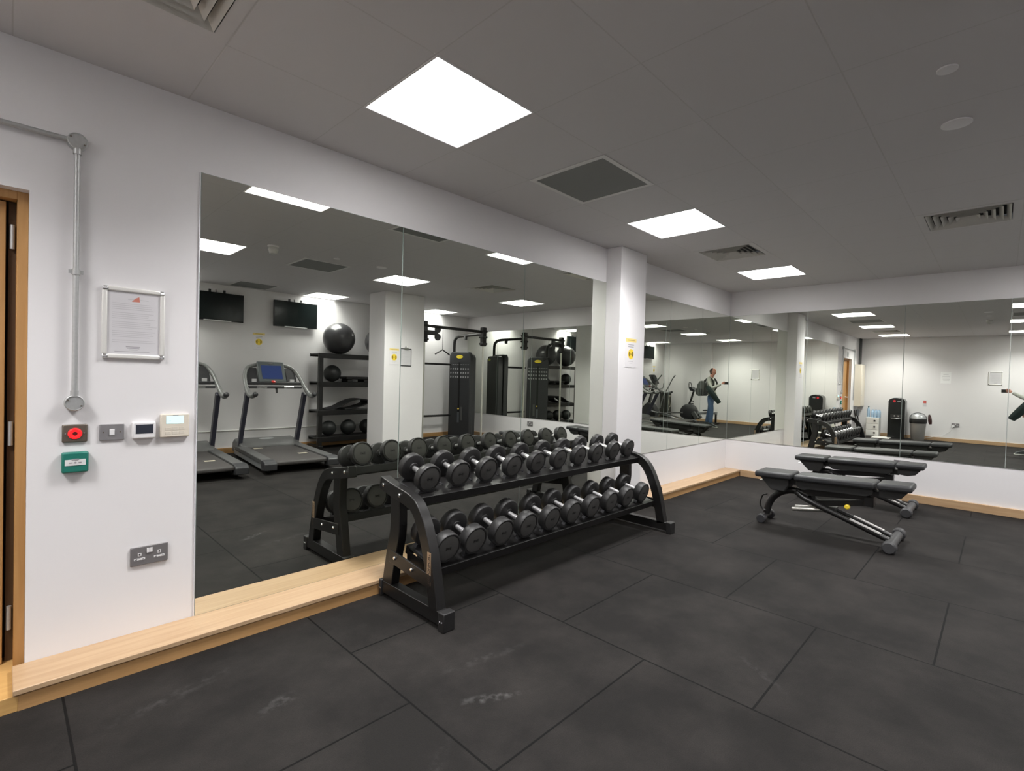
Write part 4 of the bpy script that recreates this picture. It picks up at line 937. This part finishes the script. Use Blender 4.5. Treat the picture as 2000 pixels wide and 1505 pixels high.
# right hand around the end of the phone
W = L3(.185, -.045, -.032); Pm = L3(.160, -.025, -.020)
J = [(W, .026), (Pm, .026)]; E_ = [(0, 1)]
for k, (dz, ln) in enumerate(((.030, 0), (.010, .010), (-.010, .006), (-.030, -.004))):
    b = len(J)
    J += [(L3(.152, dz-.018, -.002), .0105), (L3(.140, dz-.008, .013), .0092), (L3(.118-ln, dz-.004, .014), .0085), (L3(.104-ln, dz-.004, .010), .0075)]
    E_ += [(1, b), (b, b+1), (b+1, b+2), (b+2, b+3)]
b = len(J); J += [(L3(.150, -.002, -.034), .0125), (L3(.128, .010, -.032), .0105), (L3(.108, .018, -.024), .0085)]; E_ += [(1, b), (b, b+1), (b+1, b+2)]
pieces.append((*skinned(J, E_), 0))
# left hand, relaxed
J = [((-.205, .09, .91), .026), ((-.20, .12, .85), .028)]; E_ = [(0, 1)]
for k, dy in enumerate((.028, .010, -.008, -.025)):
    b = len(J); x0 = -.20+dy*.2; y0 = .125+dy
    J += [((x0, y0+.008, .815), .0105), ((x0+.012, y0+.016, .785-(.004 if k == 3 else 0)), .009), ((x0+.026, y0+.014, .765), .0078)]; E_ += [(1, b), (b, b+1), (b+1, b+2)]
b = len(J); J += [((-.178, .150, .855), .0115), ((-.168, .170, .825), .0095), ((-.165, .175, .805), .008)]; E_ += [(1, b), (b, b+1), (b+1, b+2)]
pieces.append((*skinned(J, E_), 0))
# head: deformed sphere with jaw, brow and nose
HCn = Vector((0.0, .045, 1.632)); hv, hf = [], []
nn, mm = 40, 28
for i in range(mm+1):
    for k in range(nn):
        t = PI*i/mm; q = 2*PI*k/nn
        d = Vector((math.sin(t)*math.cos(q), math.sin(t)*math.sin(q), math.cos(t)))
        x, y, z = d.x*.077, d.y*.097, d.z*.118
        if z < 0: x *= 1-.28*(z/-.118); y *= (1-.10*(z/-.118)) if y > 0 else (1-.42*(z/-.118))
        if d.y > 0: y -= .010*max(0, d.y)*(1-abs(d.x))*(1 if z > .03 else 0)
        g = math.exp(-((d.x/.13)**2))*math.exp(-(((z+.012)/.020)**2)); y += .026*g*(d.y > 0)
        g = math.exp(-(((abs(d.x)-.36)/.14)**2))*math.exp(-(((z-.015)/.013)**2)); y -= .010*g*(d.y > 0)
        g = math.exp(-((d.x/.3)**2))*math.exp(-(((z+.090)/.02)**2)); y += .010*g*(d.y > 0)
        g = math.exp(-((d.x/.26)**2))*math.exp(-(((z+.058)/.006)**2)); y -= .005*g*(d.y > 0)
        hv.append(Vector((x, y, z)))
for i in range(mm):
    for k in range(nn): hf.append((i*nn+k, (i+1)*nn+k, (i+1)*nn+(k+1) % nn, i*nn+(k+1) % nn))
Hr = Matrix.Translation(HCn)@Matrix.Rotation(math.radians(-14), 4, 'Z')@Matrix.Rotation(math.radians(-8), 4, 'X')
pieces.append(([Hr@v for v in hv], hf, 0))
for s in (-1, 1):   # ears
    e = MB().ball((s*.078, -.004, -.004), .016, 12, (.45, .8, 1.7)); pieces.append(([Hr@v for v in e.v], e.f, 0))
verts, faces, mi = [], [], []
for v, f, k in pieces:
    o_ = len(verts); verts += [tuple(p) for p in v]; faces += [tuple(i+o_ for i in q) for q in f]; mi += [k]*len(f)
me = bpy.data.meshes.new('person'); me.from_pydata(verts, [], faces)
for m in (SKIN, SWEAT, JEAN): me.materials.append(m)
for p, k in zip(me.polygons, mi): p.use_smooth = True; p.material_index = k
person = bpy.data.objects.new('person', me); C.objects.link(person); person.location = (PX, PY, 0)
tag(person, 'standing person in grey sweater and blue jeans photographing with outstretched arm', 'person')
hr = MB()
hv2, hf2 = [], []
for i in range(0, 17):
    for k in range(nn//2+5):
        t = PI*(.13+.55*i/16); q = PI+PI*(k-2)/(nn//2)
        d = Vector((math.sin(t)*math.cos(q), math.sin(t)*math.sin(q), math.cos(t)))
        x, y, z = d.x*.081, d.y*.102, d.z*.122
        if z < 0: x *= 1-.20*(z/-.118); y *= 1-.36*(z/-.118)
        hv2.append(Hr@Vector((x, y-.001, z)))
w0 = nn//2+5
for i in range(16):
    for k in range(w0-1): hf2.append((i*w0+k, i*w0+k+1, (i+1)*w0+k+1, (i+1)*w0+k))
hr.add(hv2, hf2, True); h_ = hr.build('hair', HAIR, person); sm_ = h_.modifiers.new('thick', 'SOLIDIFY'); sm_.thickness = .006; sm_.offset = 0
for s in (-1, 1):
    e = MB().ball((s*.030, .0835, .014), .0085, 12, (1.2, .6, .75)).xf(Hr).build('eye', mat('eye_white', (.6, .6, .58), .3), person)
    MB().ball((s*.030, .0885, .014), .0038, 8, (1, .5, 1)).xf(Hr).build('iris', BLACKM, e)
MB().ball((0, .079, -.056), .018, 14, (1.2, .35, .28)).xf(Hr).build('mouth', mat('lips', (.42, .14, .12), .5), person)
for (fx, fy, a) in ((.118, .07, -6), (-.128, -.145, 8)):
    Ms = Matrix.Translation((fx, fy, 0))@Matrix.Rotation(math.radians(a), 4, 'Z')
    sh = MB().prism([(-.085, .018), (.20, .018), (.205, .035), (.17, .062), (.08, .095), (.05, .125), (-.07, .125), (-.09, .06)], -.045, .045, 'yz').xf(Ms).build('shoe', SHOE, person, bevel=.018, seg=3)
    MB().box((-.049, -.095, 0), (.049, .212, .022)).xf(Ms).build('shoe_sole', SOLE, sh, bevel=.008)
# phone in the right hand
r = empty('mobile_phone', tuple(LENS+r3*.060+z3*(-.020)-f3*.0085), math.atan2(r3.y, r3.x), 'black mobile phone held sideways in the photographer\'s right hand', 'phone')
MB().box((-.078, -.0045, -.036), (.078, .0040, .036)).build('phone_body', BLACKM, r, bevel=.003)
MB().box((-.074, -.0052, -.033), (.074, -.0045, .033)).build('screen', SCREEN, r)
MB().box((-.068, .0040, -.030), (-.050, .0052, .030)).build('camera_bar', DKGREY, r, bevel=.001)
# backpack
r = empty('backpack', (PX, PY-.24, 1.13), 0, 'grey and black backpack worn by the photographer', 'backpack')
MB().prism([(.085, -.22), (.095, .18), (.04, .235), (-.06, .22), (-.13, .10), (-.145, -.14), (-.10, -.23)], -.155, .155, 'yz').build('pack_body', PACK, r, bevel=.03, seg=3)
MB().prism([(-.12, -.19), (-.13, .02), (-.17, .0), (-.185, -.14), (-.15, -.20)], -.12, .12, 'yz').build('front_pocket', PACKD, r, bevel=.02)
MB().box((-.157, -.05, -.20), (-.10, .05, .0)).box((.10, -.05, -.20), (.157, .05, .0)).build('side_panels', PACKD, r, bevel=.01)
for s in (-1, 1):
    MB().bar([tuple(p) for p in smooth([(s*.09, .07, .19), (s*.105, .15, .29), (s*.11, .24, .322), (s*.115, .325, .26), (s*.135, .365, .12), (s*.165, .30, -.02), (s*.168, .16, -.13), (s*.14, .06, -.17)], 4)], .045, .012, up=(1, 0, 0)).build('shoulder_strap', PACKD, r)
MB().tube([(-.04, .05, .22), (-.03, .04, .26), (.03, .04, .26), (.04, .05, .22)], .008, 8).build('top_handle', PACKD, r)
# jacket over the arm
jp = smooth([(.235, -.02, 1.20), (.262, .05, 1.13), (.268, .12, 1.04), (.250, .19, .94), (.225, .26, .84), (.205, .32, .76), (.195, .345, .72)], 5)
n_ = len(jp); sec = [(.028*math.cos(a)*(1+.25*math.sin(3*a)), .068*math.sin(a)*(1+.1*math.cos(5*a))) for a in [2*PI*k/20 for k in range(20)]]
o = MB().sweep([tuple(p) for p in jp], sec, True, True, (0, 1, .8), [.55+.55*math.sin(PI*min(1, .15+.75*i/n_)) for i in range(n_)]).build('jacket', JACK, loc=(PX, PY, 0)); tag(o, 'dark jacket draped over the photographer\'s right elbow, hanging forward', 'jacket')
